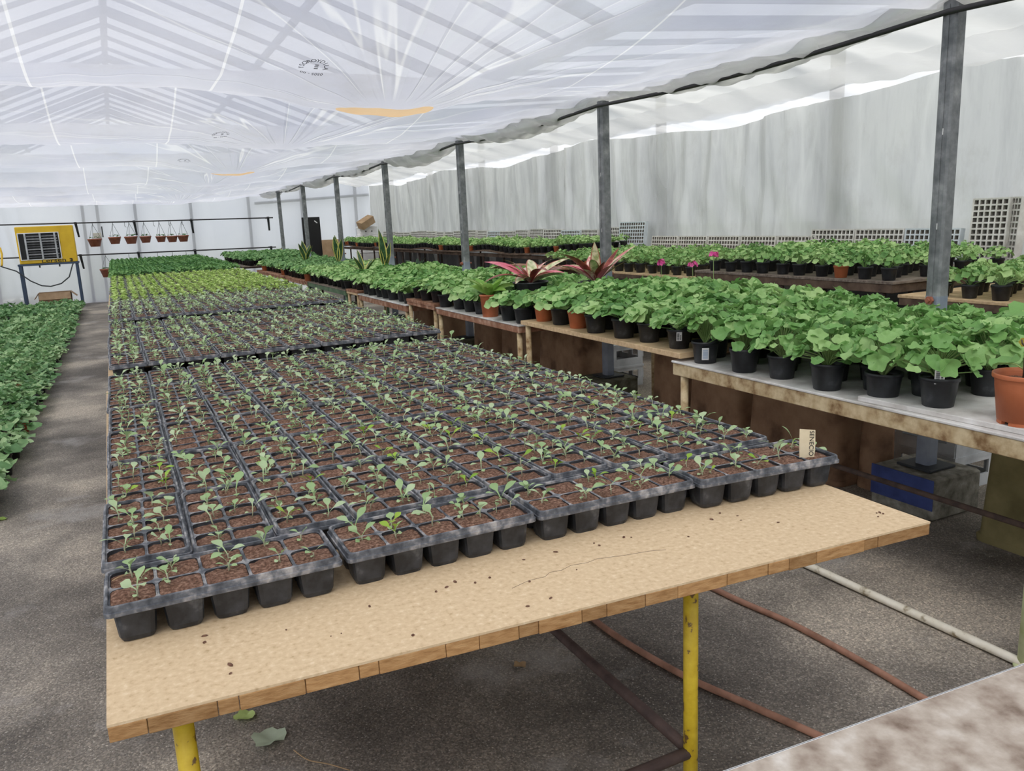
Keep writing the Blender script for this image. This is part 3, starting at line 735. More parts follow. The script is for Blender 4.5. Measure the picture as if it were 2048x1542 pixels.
# ================================================================== PROPAGATION TABLES AND TRAYS
def rounded_cell(h, c):
    """12 points of a square of half-size h with cut corners c"""
    pts = []
    for sx, sy in ((1, 1), (-1, 1), (-1, -1), (1, -1)):
        a = [(h - c, h), (h - c * .3, h - c * .3), (h, h - c)]
        q = [(sx * x, sy * y) for x, y in a]
        if sx * sy < 0: q = q[::-1]
        pts += q[::-1]
    return pts
def square12(hx, hy, c):
    pts = []
    for sx, sy in ((1, 1), (-1, 1), (-1, -1), (1, -1)):
        q = [(sx * (hx - c), sy * hy), (sx * hx, sy * hy), (sx * hx, sy * (hy - c))]
        if sx * sy < 0: q = q[::-1]
        pts += q[::-1]
    return pts
HR = .088
def tray_mesh(nx, ny, px, py):
    b = MB(); W, L = nx * px, ny * py
    for i in range(nx):
        for j in range(ny):
            cx, cy = (i + .5) * px - W / 2, (j + .5) * py - L / 2
            def ring(pts, z): return [(cx + x, cy + y, z) for x, y in pts]
            h = min(px, py) / 2
            def rr(hh, c): 
                return [(x * (px / 2 / h), y * (py / 2 / h)) for x, y in rounded_cell(hh, c)]
            b.loft([ring(square12(px / 2, py / 2, .014), .0815), ring(rr(h - .0032, .014), .0835)], mi=1)
            b.loft([ring(rr(h - .0032, .014), .0835), ring(rr(h - .0045, .014), .062)], mi=0)
            b.loft([ring(rr(h - .003, .012), .080), ring(rr(h - .005, .012), .070), ring(rr(h - .0105, .012), .010), ring(rr(h - .0145, .012), 0)], mi=0, cap1=True)
    prof = [(0, .0815), (.001, .088), (.004, .089), (.006, .087), (.0072, .0775), (.0072, .076), (.0098, .075), (.0100, .067), (.0085, .0655), (.003, .0655)]
    def rect(off, z):
        pts = []; r = .012
        hx, hy = W / 2 + off, L / 2 + off
        for sx, sy, a0 in ((1, 1, 0), (-1, 1, 90), (-1, -1, 180), (1, -1, 270)):
            for k in range(4):
                a = math.radians(a0 + 30 * k); pts.append((sx * (hx - r) + r * math.cos(a), sy * (hy - r) + r * math.sin(a), z))
        return pts
    b.loft([rect(o, z) for o, z in prof], mi=1)
    return b.mesh('seedling_tray', ['tray_black', 'tray_rim_worn'])
def soil_mesh(nx, ny, px, py, seed, n=7):
    r = np.random.default_rng(seed); b = MB(); W, L = nx * px, ny * py
    for i in range(nx):
        for j in range(ny):
            cx, cy = (i + .5) * px - W / 2, (j + .5) * py - L / 2
            lv = .0800 + r.uniform(-.005, .0025)
            v = []
            for a in range(n):
                for c in range(n):
                    u, w = a / (n - 1) * 2 - 1, c / (n - 1) * 2 - 1
                    v.append((cx + u * (px / 2 - .004), cy + w * (py / 2 - .004), lv + r.normal(0, .0016) + .0035 * (1 - u * u) * (1 - w * w)))
            b.add(v, [(a * n + c, (a + 1) * n + c, (a + 1) * n + c + 1, a * n + c + 1) for a in range(n - 1) for c in range(n - 1)])
    return b.mesh('soil', 'soil', False)
LX, LY = .085, .0872
FX, FY = .091, .092
TRAY_L = tray_mesh(2, 5, LX, LY); TRAY_F = tray_mesh(5, 2, FX, FY)
SOIL_L = [soil_mesh(2, 5, LX, LY, k) for k in range(4)]; SOIL_F = [soil_mesh(5, 2, FX, FY, 9 + k) for k in range(2)]
SL_V = [leaf_strip(.040 * a, .0175 * w, c, 7, .40, .22, 1.25) for a, w, c in ((1, 1, .9), (1.15, .95, 1.1), (.85, 1.15, .6), (1.0, .85, 1.4), (.7, 1.2, .8))]
SL_MESH = [MB().add(v, f, tint=.25, across=ac).mesh('leaf', 'leaf_seedling', True) for v, f, ac in SL_V]
SL_FRESH = [MB().add(v, f, tint=.25, across=ac).mesh('leaf', 'leaf_fresh', True) for v, f, ac in SL_V[:3]]
def seedling_layout(seed):
    r = random.Random(seed); out = []
    n = r.choice((3, 4, 4, 5)); az0 = r.uniform(0, 6.3); h = r.uniform(.008, .022)
    big = r.random() < .15
    for i in range(n):
        low = i >= 3 or r.random() < .12
        az = az0 + i * (2.5 if not low else 2.0) + r.uniform(-.4, .4)
        el = r.uniform(.7, 1.25) if not low else r.uniform(.05, .45)
        s = (r.uniform(.78, 1.15) if not low else r.uniform(.42, .62)) * (1.25 if big else 1)
        z = h if not low else h * .6
        out.append((Matrix.Translation((0, 0, z)) @ Matrix.Rotation(az, 4, 'Z') @ Matrix.Rotation(el, 4, 'X') @ Matrix.Rotation(r.uniform(-.5, .5), 4, 'Y') @ Matrix.Scale(s, 4), r.randrange(5) if not low else 4, r.random()))
    return h, out
def stem_mb(h): return MB().tube([(0, 0, -.006), (.001, .001, h * .5), (0, 0, h + .003)], [.0016, .0015, .0017], 5, tint=.3)
NSEED = 16
SEED_LAY = [seedling_layout(200 + k) for k in range(NSEED)]
SEED_STEM = [stem_mb(h).mesh('seedling', 'stem_seedling', True) for h, _ in SEED_LAY]
def joined_seedling(k):
    h, lay = SEED_LAY[k]; b = stem_mb(h)
    for M, vi, t in lay:
        v, f, ac = SL_V[vi]; b.add(xf(M, v), f, tint=t * .5)
    return b.mesh('seedling', 'leaf_seedling', True)
SEED_JOIN = [joined_seedling(k) for k in range(NSEED)]
def lime_seedling(k):
    r = random.Random(k); b = MB()
    for i in range(11):
        v, f, ac = leaf_strip(.050 * r.uniform(.7, 1.15), .026 * r.uniform(.8, 1.2), r.uniform(.7, 1.6), 4, .3, .2)
        M = Matrix.Translation((r.uniform(-.004, .004), r.uniform(-.004, .004), r.uniform(.006, .035))) @ Matrix.Rotation(i * 2.4 + r.uniform(-.4, .4), 4, 'Z') @ Matrix.Rotation(r.uniform(.25, 1.15), 4, 'X')
        b.add(xf(M, v), f, tint=r.random() * .55)
    return b.mesh('seedling', 'leaf_lime', True)
LIME = [lime_seedling(300 + k) for k in range(8)]
def dense_tray(k):
    r = random.Random(k); b = MB()
    for i in range(2):
        for j in range(5):
            cx, cy = (i - .5) * LX, (j - 2) * LY
            lay = leaf_layout(k * 50 + i * 5 + j, 13, .062, .12, .022, .7)
            for q, (M, t) in enumerate(lay):
                v, f = leaf_round(q, 7, False); b.add(xf(Matrix.Translation((cx, cy, .07)) @ M, v), f, tint=t * .55)
    return b.mesh('seedlings', 'leaf_dense', True)
DENSE = [dense_tray(k) for k in range(4)]

# tables: (y0, y1, top height)
TABLES = [(1.30, 4.66, .800), (4.70, 7.02, .836), (7.05, 9.37, .866), (9.41, 12.19, .874), (12.23, 15.01, .880), (15.05, 17.83, .886), (17.87, 20.65, .892)]
TLAB = ['long particleboard table on yellow pipe legs, nearest of the seedling tables', 'second seedling table back, set slightly higher than the nearest', 'third seedling table back, where the lime-green seedlings begin', 'fourth seedling table back, covered in lime-green seedlings', 'fifth seedling table back, where the dark green seedlings begin', 'sixth seedling table back, under dense dark green seedlings', 'last seedling table, before the end wall']
for k, (y0, y1, z) in enumerate(TABLES):
    t = thing('seedling_table', TLAB[k], 'table', (0, 0, 0), 0, 'tables of the seedling row')
    if k == 0:
        first_table = t
        fl, fr_, bl, br = (-.115, 1.385), (1.765, 1.265), (-.135, y1), (1.80, y1)
        n = 24
        b = MB()
        e = .012   # inset of the core behind the ragged facing
        b.add([(fl[0], fl[1], z - .005), (fr_[0], fr_[1], z - .005), (br[0], br[1], z - .005), (bl[0], bl[1], z - .005)] +
              [(fl[0], fl[1], z), (fr_[0], fr_[1], z), (br[0], br[1], z), (bl[0], bl[1], z)],
              [(3, 2, 1, 0), (4, 5, 6, 7), (0, 1, 5, 4), (1, 2, 6, 5), (2, 3, 7, 6), (3, 0, 4, 7)])
        b.build('facing', 'board_top', t)
        b = MB(); b.add([(fl[0], fl[1] + .05, z - .034), (fr_[0], fr_[1] + .05, z - .034), (br[0], br[1], z - .034), (bl[0], bl[1], z - .034),
                         (fl[0], fl[1] + .05, z - .005), (fr_[0], fr_[1] + .05, z - .005), (br[0], br[1], z - .005), (bl[0], bl[1], z - .005)],
                        [(3, 2, 1, 0), (4, 5, 6, 7), (0, 1, 5, 4), (1, 2, 6, 5), (2, 3, 7, 6), (3, 0, 4, 7)])
        b.build('core', 'board_edge', t)
        r = random.Random(4); xx = 0.0; cuts = [0.0]
        while xx < .965: xx += r.choice((.022, .035, .05, .062, .075)) * r.uniform(.85, 1.1); cuts.append(min(1, xx))
        cuts[-1] = 1.0
        ang = math.atan2(fr_[1] - fl[1], fr_[0] - fl[0]); Ltot = math.hypot(fr_[0] - fl[0], fr_[1] - fl[1])
        for a, c in zip(cuts, cuts[1:]):
            pr = r.uniform(-.002, .0015)
            o = MB().bevel_box(a * Ltot + .0006, c * Ltot - .0006, pr, .05, -.034 + r.uniform(-.0015, .001), -.0052, .0012).build('edge_stave', 'board_edge', t)
            o.location = (fl[0], fl[1], z); o.rotation_euler = (0, 0, ang)
    else:
        MB().bevel_box(-.135 + .012 * (k % 3), 1.80 - .01 * (k % 2), y0, y1, z - .034, z, .003).build('table_top', 'plank_new' if k % 2 else 'board_top', t)
    lx = (0.0, 1.155) if k == 0 else (0.05, 1.6)
    ly = (1.45, y1 - .3) if k == 0 else (y0 + .25, y1 - .25)
    for x in lx:
        for y in ly:
            b = MB().tube([(x, y, 0.0), (x, y, z - .034)], .0185, 12); b.tube([(x, y, 0), (x, y, .012)], .026, 12)
            b.build('leg', 'yellow_paint', t, True)
    zb = .245
    for y in ly: MB().tube([(lx[0], y, zb), (lx[1], y, zb)], .0155, 10).build('stretcher', 'rust_bar', t, True)
    for x in lx: MB().tube([(x, ly[0], zb), (x, ly[1], zb)], .0155, 10).build('stretcher', 'rust_bar', t, True)
    for x in lx:
        MB().tube([(x, ly[0], z - .05), (x, ly[1], z - .05)], .014, 8).build('top_rail', 'rust_bar', t, True)
    if k > 0:
        for y in (y0 + .05, (y0 + y1) / 2): MB().bevel_box(-.12, 1.7, y, y + .06, z - .08, z - .034, .003).build('batten', 'plank_red', t)
cr = MB().tube([(.69, 1.485, .8), (.74, 1.50, .8), (.78, 1.498, .8), (.80, 1.512, .8), (.83, 1.508, .8), (.86, 1.519, .8), (.90, 1.512, .8), (.93, 1.518, .8), (1.0, 1.50, .8), (1.06, 1.49, .8), (1.10, 1.475, .8)], .0006, 4)
cr.build('surface_crack', 'plank_dark', first_table)
# crumbs of soil spilled on the front of the board
r = random.Random(12)
for i in range(34):
    u = r.random(); x = .05 + 1.45 * u; y = 1.62 - .03 * u - r.random() ** 1.6 * (.24 - .04 * u)
    if i >= 30: x, y = 1.70 + r.uniform(-.03, .03), 1.36 + r.uniform(-.025, .025)
    s = r.uniform(.0016, .0042)
    b = MB(); b.lathe([(s * .6, 0), (s, s * .3), (s * .7, s * .8), (s * .2, s)], 6, True, True)
    o = b.build('soil_crumb', 'soil', None, False, (x, y, .8)); o.scale = (r.uniform(.8, 2.2), 1, 1); o.rotation_euler[2] = r.uniform(0, 3)
    tag(o, 'tiny crumb of dark soil spilled on the front of the near table' if i < 30 else 'soil crumb at the right front corner of the near table', 'soil crumb', 'soil crumbs on the near table' if i < 30 else 'soil crumbs at the table corner')

def seedlings_into(t, cells, kind, seed, split):
    r = random.Random(seed)
    for n, (cx, cy) in enumerate(cells):
        if kind == 'grey':
            cnt = 1 + (r.random() < .35) + (r.random() < .1)
            if r.random() < .03: cnt = 0
            for q in range(cnt):
                k = r.randrange(NSEED); s = r.uniform(.9, 1.35) * (1 if q == 0 else .75)
                loc = (cx + r.uniform(-.022, .022), cy + r.uniform(-.022, .022), .081)
                if split:
                    o = obj('seedling', SEED_STEM[k], t, loc, (r.uniform(-.2, .2), r.uniform(-.2, .2), r.uniform(0, 6.3)), s)
                    fresh = r.random() < .16
                    for M, vi, tt in SEED_LAY[k][1]:
                        l = obj('leaf', (SL_FRESH[vi % 3] if fresh and vi != 4 else SL_MESH[vi]), o); l.matrix_basis = M
                else:
                    obj('seedling', SEED_JOIN[k], t, loc, (r.uniform(-.2, .2), r.uniform(-.2, .2), r.uniform(0, 6.3)), s)
        elif kind == 'lime':
            obj('seedling', LIME[r.randrange(8)], t, (cx + r.uniform(-.01, .01), cy + r.uniform(-.01, .01), .076), (0, 0, r.uniform(0, 6.3)), r.uniform(.85, 1.25))
CELL_L = [((i - .5) * LX, (j - 2) * LY) for j in range(5) for i in range(2)]
CELL_F = [((i - 2) * FX, (j - .5) * FY) for j in range(2) for i in range(5)]
fpos = [(-.115, 0, 0), (.370, 0.005, 0.0), (.852, -.004, -.03), (1.325, -.055, -.085)]
FLAB = ['leftmost front tray, five black pots along the table edge', 'second front tray from the left along the table edge', 'third front tray from the left along the table edge', 'rightmost front tray, holding the handwritten plant marker']
for k, (x, dy, rz) in enumerate(fpos):
    t = obj('seedling_tray', TRAY_F, None, (x + .24, 1.752 + dy, .8 + (0.004 if k == 3 else 0) + (.002 if k == 0 else 0)), (0, 0, rz))
    tag(t, FLAB[k] + ', black plastic with grey-green seedlings', 'seedling tray', 'front seedling trays laid crosswise')
    obj('soil', SOIL_F[k % 2], t); seedlings_into(t, CELL_F, 'grey', 900 + k, True)
rows = []
for ti, (y0, y1, z) in enumerate(TABLES):
    y = 1.885 if ti == 0 else y0 + .02
    while y + .456 <= y1 + .03:
        rows.append((ti, y, z)); y += .457
NUM = 0
far_stuff = Stuff()
lip = {1: .012, 2: .012, 4: .01}
for ri, (ti, y, z) in enumerate(rows):
    zone = 'grey' if y < 8.75 else ('lime' if y < 13.4 else 'dense')
    r = random.Random(ri * 17 + 3); xj = r.uniform(-.012, .012)
    for c in range(10):
        x = -.115 + .19 * c + .095 + xj * .5
        yc = y + .228 + (r.uniform(-.024, .012) if ri < 15 else r.uniform(-.008, .008))
        rz = r.uniform(-.010, .010); dz = r.choice((0, 0, 0, .002, .005))
        if ri == 0: yc = max(yc, y + .228); 
        if ri == 0 and c > 6: yc -= .05 * (c - 6) / 3
        if NUM < 290:
            NUM += 1
            t = obj('seedling_tray', TRAY_L, None, (x, yc, z + dz), (0, 0, rz))
            w = {'grey': 'grey-green', 'lime': 'lime-green', 'dense': 'dense dark green'}[zone]
            tag(t, 'black tray of %s seedlings, %s lengthwise row from front, %s tray from left' % (w, nth(ri + 1), nth(c + 1)), 'seedling tray', w + ' seedling trays laid lengthwise')
            obj('soil', SOIL_L[r.randrange(4)], t)
            if zone == 'dense':
                o = obj('seedlings', DENSE[r.randrange(4)], t); o['kind'] = 'stuff'
            else: seedlings_into(t, CELL_L, zone, ri * 100 + c, ri < 2)
        else:
            M = place((x, yc, z), 0)
            far_stuff.put(DENSE[r.randrange(4)], M)
            far_stuff.put(MB().box(-.09, .09, -.225, .225, 0, .085).mesh('b', 'tray_black'), M)
far_stuff.build('far_seedling_trays', 'dense dark green seedlings in trays at the far end of the tables', 'seedlings')
# marker stakes in the trays
def stake(label, loc, rz, w, h, txt=None, lean=-.12, matname='stake_cream'):
    t = thing('plant_marker', label, 'plant marker', loc, rz, 'markers in the seedling trays')
    b = MB(); b.loft([[(-w * .42, -.0012, -.02), (w * .42, -.0012, -.02), (w * .42, .0012, -.02), (-w * .42, .0012, -.02)],
                      [(-w * .5, -.0012, h * .5), (w * .5, -.0012, h * .5), (w * .5, .0012, h * .5), (-w * .5, .0012, h * .5)],
                      [(-w * .52, -.0012, h), (w * .46, -.0012, h * .97), (w * .46, .0012, h * .97), (-w * .52, .0012, h)]], True, True)
    s = b.build('stake', matname, t); s.rotation_euler = (lean, .06, 0)
    if txt:
        o = obj('lettering', text_mesh(txt, w * .40, 'ink'), s, (w * .22, -.0016, h * .52), (PI / 2, -PI / 2, 0))
        o.rotation_euler = Matrix(((0, 0, 0), (0, 0, 0), (0, 0, 0))).to_euler()
        o.matrix_basis = Matrix.Translation((w * .24, -.0017, h * .55)) @ Matrix.Rotation(PI / 2, 4, 'X') @ Matrix.Rotation(-PI / 2, 4, 'Z')
    return t
stake('cream plant marker with handwritten name at the right front corner of the trays', (1.715, 1.63, .876), -.45, .046, .092, 'SENECIO')
stake('blank white plant marker standing far back at the right edge of the trays', (1.72, 8.45, .935), -.2, .05, .075, None, matname='white_plain')
stake('blank white marker farther back, beside the lime-green seedlings', (1.70, 9.6, .935), -.2, .05, .085, None, matname='white_plain')
tag(MB().tube([(0, 0, 0), (.012, .008, .002), (.035, .022, .001)], .0012, 5).build('dry_straw', 'straw', None, False, (-.095, 1.795, .888)), 'short dry straw lying across the leftmost front tray', 'straw')

# ================================================================== RIGHT BENCHES
def bench(label, y0, y1, z, x0, x1, top, beam, leg, th=.018, bh=.05, legs=None, name='plant_bench', cat='bench', bx=None, ground=0.0, rail=None, slats=None):
    t = thing(name, label, cat, (0, 0, 0))
    if slats:
        w = (x1 - x0) / slats
        for k in range(slats):
            MB().bevel_box(x0 + k * w + .004, x0 + (k + 1) * w - .004, y0 + .01 * (k % 2), y1 - .008 * ((k + 1) % 2), z - th, z, .002).build('plank', top, t)
    else:
        MB().bevel_box(x0, x1, y0, y1, z - th, z, .003).build('table_top', top, t)
    if bh:
        for x in ((x0 + .004, x0 + .034), (x1 - .034, x1 - .004)): MB().bevel_box(x[0], x[1], y0 + .01, y1 - .01, z - th - bh, z - th, .003).build('side_beam', beam, t)
        for y in ((y0 + .012, y0 + .042), (y1 - .042, y1 - .012)): MB().bevel_box(x0 + .034, x1 - .034, y[0], y[1], z - th - bh, z - th, .003).build('end_beam', beam, t)
    for y in (legs or (y0 + .05, y1 - .05)):
        for x in (x0 + .03, x1 - .05):
            MB().tube([(x, y, ground), (x, y, z - th - bh + .003)], .021, 10).build('leg', leg, t, True)
    if rail:
        MB().tube([(x0 + rail[0], y0 + .02, rail[1]), (x0 + rail[0], y1 - .05, rail[1])], .013, 8).build('foot_rail', 'rust_dark', t, True)
    return t
BX0, BX1 = 2.65, 3.97
SEC = [(0.95, 3.50, .800), (3.42, 5.33, .848), (5.36, 7.12, .806), (7.15, 7.97, .830), (8.0, 9.85, .760), (9.88, 10.42, .79), (10.45, 12.8, .765), (12.85, 14.6, .765), (14.65, 17.45, .775), (17.5, 21.5, .86)]
bench('pale-topped bench with rust-flecked beige edge, nearest on the right', 0.95, 3.50, .800, BX0, BX1, 'bench_white', 'rust_beige', 'rust_beige', .012, .066, (1.52, 3.42), rail=(.30, .375))
t = bench('bench of new pale planks with bowed edge, second on the right', 3.42, 5.33, .848, BX0 - .005, BX1, 'plank_new', 'rust_dark', 'rust_beige', .030, .0, (5.25,), slats=5)
bench('third right-hand bench, red-brown painted edge and pale top', 5.36, 7.12, .806, BX0, BX1, 'bench_white', 'plank_red', 'rust_beige', .012, .05)
bench('short raised bench of red-brown boards, fourth on the right', 7.15, 7.97, .830, BX0, BX1, 'plank_red', 'plank_red', 'rust_beige', .03, .03)
bench('fifth right-hand bench, red-brown edge with pale slatted top', 8.0, 9.85, .760, BX0, BX1, 'bench_white', 'plank_red', 'rust_beige', .015, .06)
bench('very short bench of red-brown boards before the green bench', 9.88, 10.42, .79, BX0, BX1, 'plank_red', 'plank_new', 'rust_beige', .03, .03)
bench('green-painted bench on the right', 10.45, 12.8, .765, BX0, BX1, 'plank_grey', 'bench_green', 'bench_green', .012, .06)
bench('red-brown bench just beyond the green bench', 12.85, 14.6, .765, BX0, BX1, 'plank_red', 'plank_red', 'rust_beige', .03, .04)
bench('second red-brown bench beyond the green bench', 14.65, 17.45, .775, BX0 - .05, BX1, 'plank_red', 'plank_red', 'rust_dark', .03, .04)
bench('farthest right-hand bench on thin dark legs before the end wall', 17.5, 21.5, .86, 2.35, BX1, 'plank_grey', 'rust_dark', 'rust_dark', .02, .03, (17.6, 18.6, 19.6, 20.6, 21.4))
b = MB(); b.bevel_box(0, .62, -1.35, 0, 0, .020, .002)
o = b.build('loose_board', 'bench_white', None, False, (2.662, 2.27, .8005)); o.rotation_euler = (0, 0, .035)
tag(o, 'loose white board lying on the nearest right-hand bench', 'board')
def bench_z(y):
    for y0, y1, z in SEC:
        if y0 <= y <= y1 + .02: return z
    return .8
# young plants in rows on the benches
far_bench = Stuff(); cnt = 0; FRONT = {}
SKIP = [(3.07, 5.95, .22), (3.42, 5.5, .2), (2.73, 6.05, .14), (3.47, 11.3, .12), (2.95, 10.6, .1), (3.2, 15.4, .1), (3.57, 14.4, .1), (3.85, 10.9, .12)]
TERRA = {(0, 12), (0, 10), (0, 42), (0, 48), (0, 55)}
for i in range(0, 74):
    for j in range(8):
        x = BX0 + .105 + .152 * j; y = 1.97 + .268 * i + (j % 2) * .134
        r = random.Random(i * 50 + j)
        x += r.uniform(-.018, .018); y += r.uniform(-.03, .03)
        if y > 21.35: continue
        if y > 17.5: x -= .25 * (1 - j / 8)
        if any((x - XP) ** 2 + (y - py) ** 2 < .10 ** 2 for py in PY): continue
        if any((x - a) ** 2 + (y - b_) ** 2 < d * d for a, b_, d in SKIP): continue
        z = bench_z(y) + (.0205 if y < 2.22 and x < 3.25 else 0)
        col = 't' if (j, i) in TERRA else 'b'
        if y < 11.0 and cnt < 330:
            cnt += 1
            kind = 'near' if y < 3.55 else 'mid'
            if j == 0: lab = 'geranium in %s pot, front row of the right benches, %s from near end' % (COLW[col], nth(i + 1))
            else: lab = 'green geranium, %s row back on the right benches, %s from near end' % (nth(j + 1), nth(i + 1))
            pp = potted(lab, (x, y, z), kind, col, i * 8 + j, 'geraniums on the right benches', sc=r.uniform(1.02, 1.14))
            if j == 0: FRONT[i] = pp
        else:
            M = place((x, y, z), r.uniform(0, 6.3), r.uniform(.9, 1.08))
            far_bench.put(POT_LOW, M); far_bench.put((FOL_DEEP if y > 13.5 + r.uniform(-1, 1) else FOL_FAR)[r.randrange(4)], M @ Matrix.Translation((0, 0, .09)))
            if col == 't': pass
far_bench.build('far_bench_geraniums', 'dense green geraniums in pots crowding the far right-hand benches', 'plants')
# a few terracotta pots at the front of the far benches
for k, (y, c) in enumerate(((12.9, 't'), (14.9, 't'), (17.0, 't'))):
    potted('small terracotta pot at the front edge of the far benches, %s from the near end' % nth(k + 1), (2.70, y, bench_z(y)), 'mid', 't', 900 + k, 'terracotta pots on the far benches')
# labels stuck on / in pots
def sticker(plant, label, z, w, h, base, bars, out, tilt=0.0):
    """a printed label on the camera-side of a pot, kept as a part of that plant"""
    c = Vector(plant.location); d = Vector((-c.x, -c.y, 0)).normalized()
    rz = math.atan2(d.x, -d.y)
    W_ = Matrix.Translation(c + d * out + Vector((0, 0, z))) @ Matrix.Rotation(rz + .12, 4, 'Z') @ Matrix.Rotation(tilt, 4, 'X')
    B_ = Matrix.LocRotScale(plant.location, plant.rotation_euler, plant.scale)
    s = MB().bevel_box(-w / 2, w / 2, -.0008, .0008, 0, h, .0004).build('label_card', base, plant)
    s.matrix_basis = B_.inverted() @ W_; s['label'] = label
    b = MB(); q = random.Random(3); zz = h * .10
    while zz < h * .86:
        dz = q.uniform(.0012, .004); b.box(-w * .36, w * (.02 if bars else .36), -.0013, -.0009, zz, zz + dz); zz += dz + q.uniform(.001, .003)
    if bars:
        zz = h * .12
        while zz < h * .7:
            b.box(w * .14, w * .36, -.0013, -.0009, zz, zz + .004); zz += .0075
    b.build('print', 'ink' if bars else 'label_blue', s)
sticker(FRONT[0], 'white barcode label', .096, .034, .072, 'white_plain', True, .064, .06)
sticker(FRONT[5], 'white label with blue print', .024, .036, .066, 'white_plain', False, .0635, .17)
sticker(FRONT[6], 'small white label', .05, .03, .05, 'white_plain', True, .0685, .17)
# big terracotta pot with a cutting
t = thing('terracotta_pot_cutting', 'big terracotta plastic pot with a bare woody cutting at the right edge', 'potted plant', (2.765, 1.66, .821))
R, H = .102, .178
b = MB().lathe([(R * .74, .012), (R * .77, .012), (R * .90, H * .72), (R * .905, H * .73), (R * .92, H * .90), (R * .925, H * .905), (R, H * .91), (R * 1.01, H * .925), (R * 1.01, H * .985), (R, H), (R * .955, H), (R * .93, H * .9), (R * .85, H * .5)], 40, True)
b.build('pot', 'pot_terracotta', t, True)
b = MB()
for k in range(6):
    a0 = k * PI / 3
    pts = [a0 + q * .17 for q in range(5)]
    for a, c in zip(pts, pts[1:]):
        b.add([(R * f * math.cos(w), R * f * math.sin(w), zz) for zz in (0, .0125) for f in (.62, .76) for w in (a, c)], [(0, 1, 3, 2), (6, 7, 5, 4), (2, 3, 7, 6), (0, 4, 5, 1), (0, 2, 6, 4), (1, 5, 7, 3)])
b.build('foot', 'pot_terracotta', t)
obj('soil', soil_disc(R, H - .012, 'soil'), t)
b = MB().tube([(-.012, 0, H - .04), (-.014, 0, H + .06), (-.010, .003, H + .14), (-.004, 0, H + .19)], [.0055, .005, .005, .0045], 8)
b.tube([(-.012, .0, H + .09), (-.03, .004, H + .105), (-.036, .004, H + .118)], [.004, .003, .003], 6)
b.build('stem', 'bark', t, True)
b = MB()
for pts in ([(-.004, 0, H + .186), (.010, .01, H + .205), (.012, .018, H + .215)], [(-.004, 0, H + .186), (.02, -.005, H + .205), (.05, -.01, H + .21)], [(-.004, 0, H + .183), (-.012, .012, H + .205), (-.02, .02, H + .215)], [(-.01, 0, H + .02), (.02, -.01, H + .04), (.06, -.02, H + .05)], [(-.01, 0, H + .01), (-.03, .02, H + .03), (-.05, .04, H + .035)], [(-.01, 0, H + .02), (.03, .01, H + .05), (.068, .026, H + .082)]): b.tube(pts, .0022, 5, tint=.8)
b.build('stalks', 'leaf_lime', t, True)
for k, (p, az, tilt, s, mm) in enumerate((((-.022, .022, H + .215), 1.4, .5, .046, 'leaf_geranium'), ((.052, -.01, H + .212), -1.6, .3, .04, 'leaf_geranium'), ((.062, -.02, H + .05), -1.7, .6, .04, 'leaf_geranium'), ((-.052, .042, H + .037), .9, .2, .05, 'leaf_geranium'), ((.075, .03, H + .085), -.9, .5, .042, 'leaf_yellow'))):
    v, f = leaf_round(40 + k, 15, True)
    o = MB().add(v, f, tint=.3).build('leaf', mm, t, True)
    o.matrix_basis = Matrix.Translation(p) @ Matrix.Rotation(az, 4, 'Z') @ Matrix.Rotation(-tilt, 4, 'X') @ Matrix.Scale(s, 4)
# stone at the bench edge
b = MB(); q = np.random.default_rng(5)
b.loft([[(rx * math.cos(a) * (1 + .12 * q.normal()), ry * math.sin(a) * (1 + .12 * q.normal()), z) for a in np.linspace(0, 2 * PI, 9)[:-1]] for rx, ry, z in ((.03, .035, 0), (.042, .045, .01), (.04, .043, .03), (.022, .026, .042))], True, True)
tag(b.build('stone', 'sandstone', None, False, (2.70, 1.475, .821)), 'rough yellow sandstone lump at the bench edge by the big terracotta pot', 'stone')

# ---- special plants among the geraniums
def strappy(name, label, loc, leaves, matname, potmat, R, H, pot_style='pot', group=None, seed=0, mats=None, seg=8):
    """leaves: (length, width, azimuth, elevation, curl, roll)"""
    t = thing(name, label, 'potted plant', loc, 0, group)
    MB().lathe(pot_profile(R, H), 28, cap0=True).build('pot', potmat, t, True)
    obj('soil', soil_disc(R, H), t)
    for k, (L, W, az, el, cu, ro) in enumerate(leaves):
        v, f, ac = leaf_strip(L, W, cu, seg, .06, .22, .8, 5)
        o = MB().add(v, f, tint=(k * .37) % .6, across=ac).build('leaf', (mats[k % len(mats)] if mats else matname), t, True)
        o.matrix_basis = Matrix.Translation((.012 * math.cos(az + 1.57), .012 * math.sin(az + 1.57), H - .01)) @ Matrix.Rotation(az, 4, 'Z') @ Matrix.Rotation(el, 4, 'X') @ Matrix.Rotation(ro, 4, 'Y')
    return t
def ring_leaves(n, L, W, el, cu, seed, jit=.35):
    q = random.Random(seed)
    return [(L * q.uniform(.7, 1.15), W * q.uniform(.8, 1.2), k * 2.4 + q.uniform(-jit, jit), el * q.uniform(.75, 1.15), cu * q.uniform(.5, 1.4), q.uniform(-.5, .5)) for k in range(n)]
PK = ['leaf_pink', 'leaf_cream', 'leaf_maroon', 'leaf_pink', 'leaf_rose', 'leaf_cream', 'leaf_maroon']
strappy('red_leaved_plant', 'left of two plants with red, pink and cream leaves in black bowls', (3.07, 5.95, .806), ring_leaves(17, .40, .095, .72, .9, 3), None, 'pot_black', .15, .27, mats=PK, group='red-leaved plants')
lv = ring_leaves(15, .38, .09, .85, .75, 8) + [(.34, .085, 2.5, 1.35, .2, 0), (.40, .05, -1.2, .75, .15, .2)]
strappy('red_leaved_plant', 'right red-leaved plant in a black bowl, with a tall pink leaf before the second post', (3.42, 5.48, .806), lv, None, 'pot_black', .15, .27, mats=PK, group='red-leaved plants')
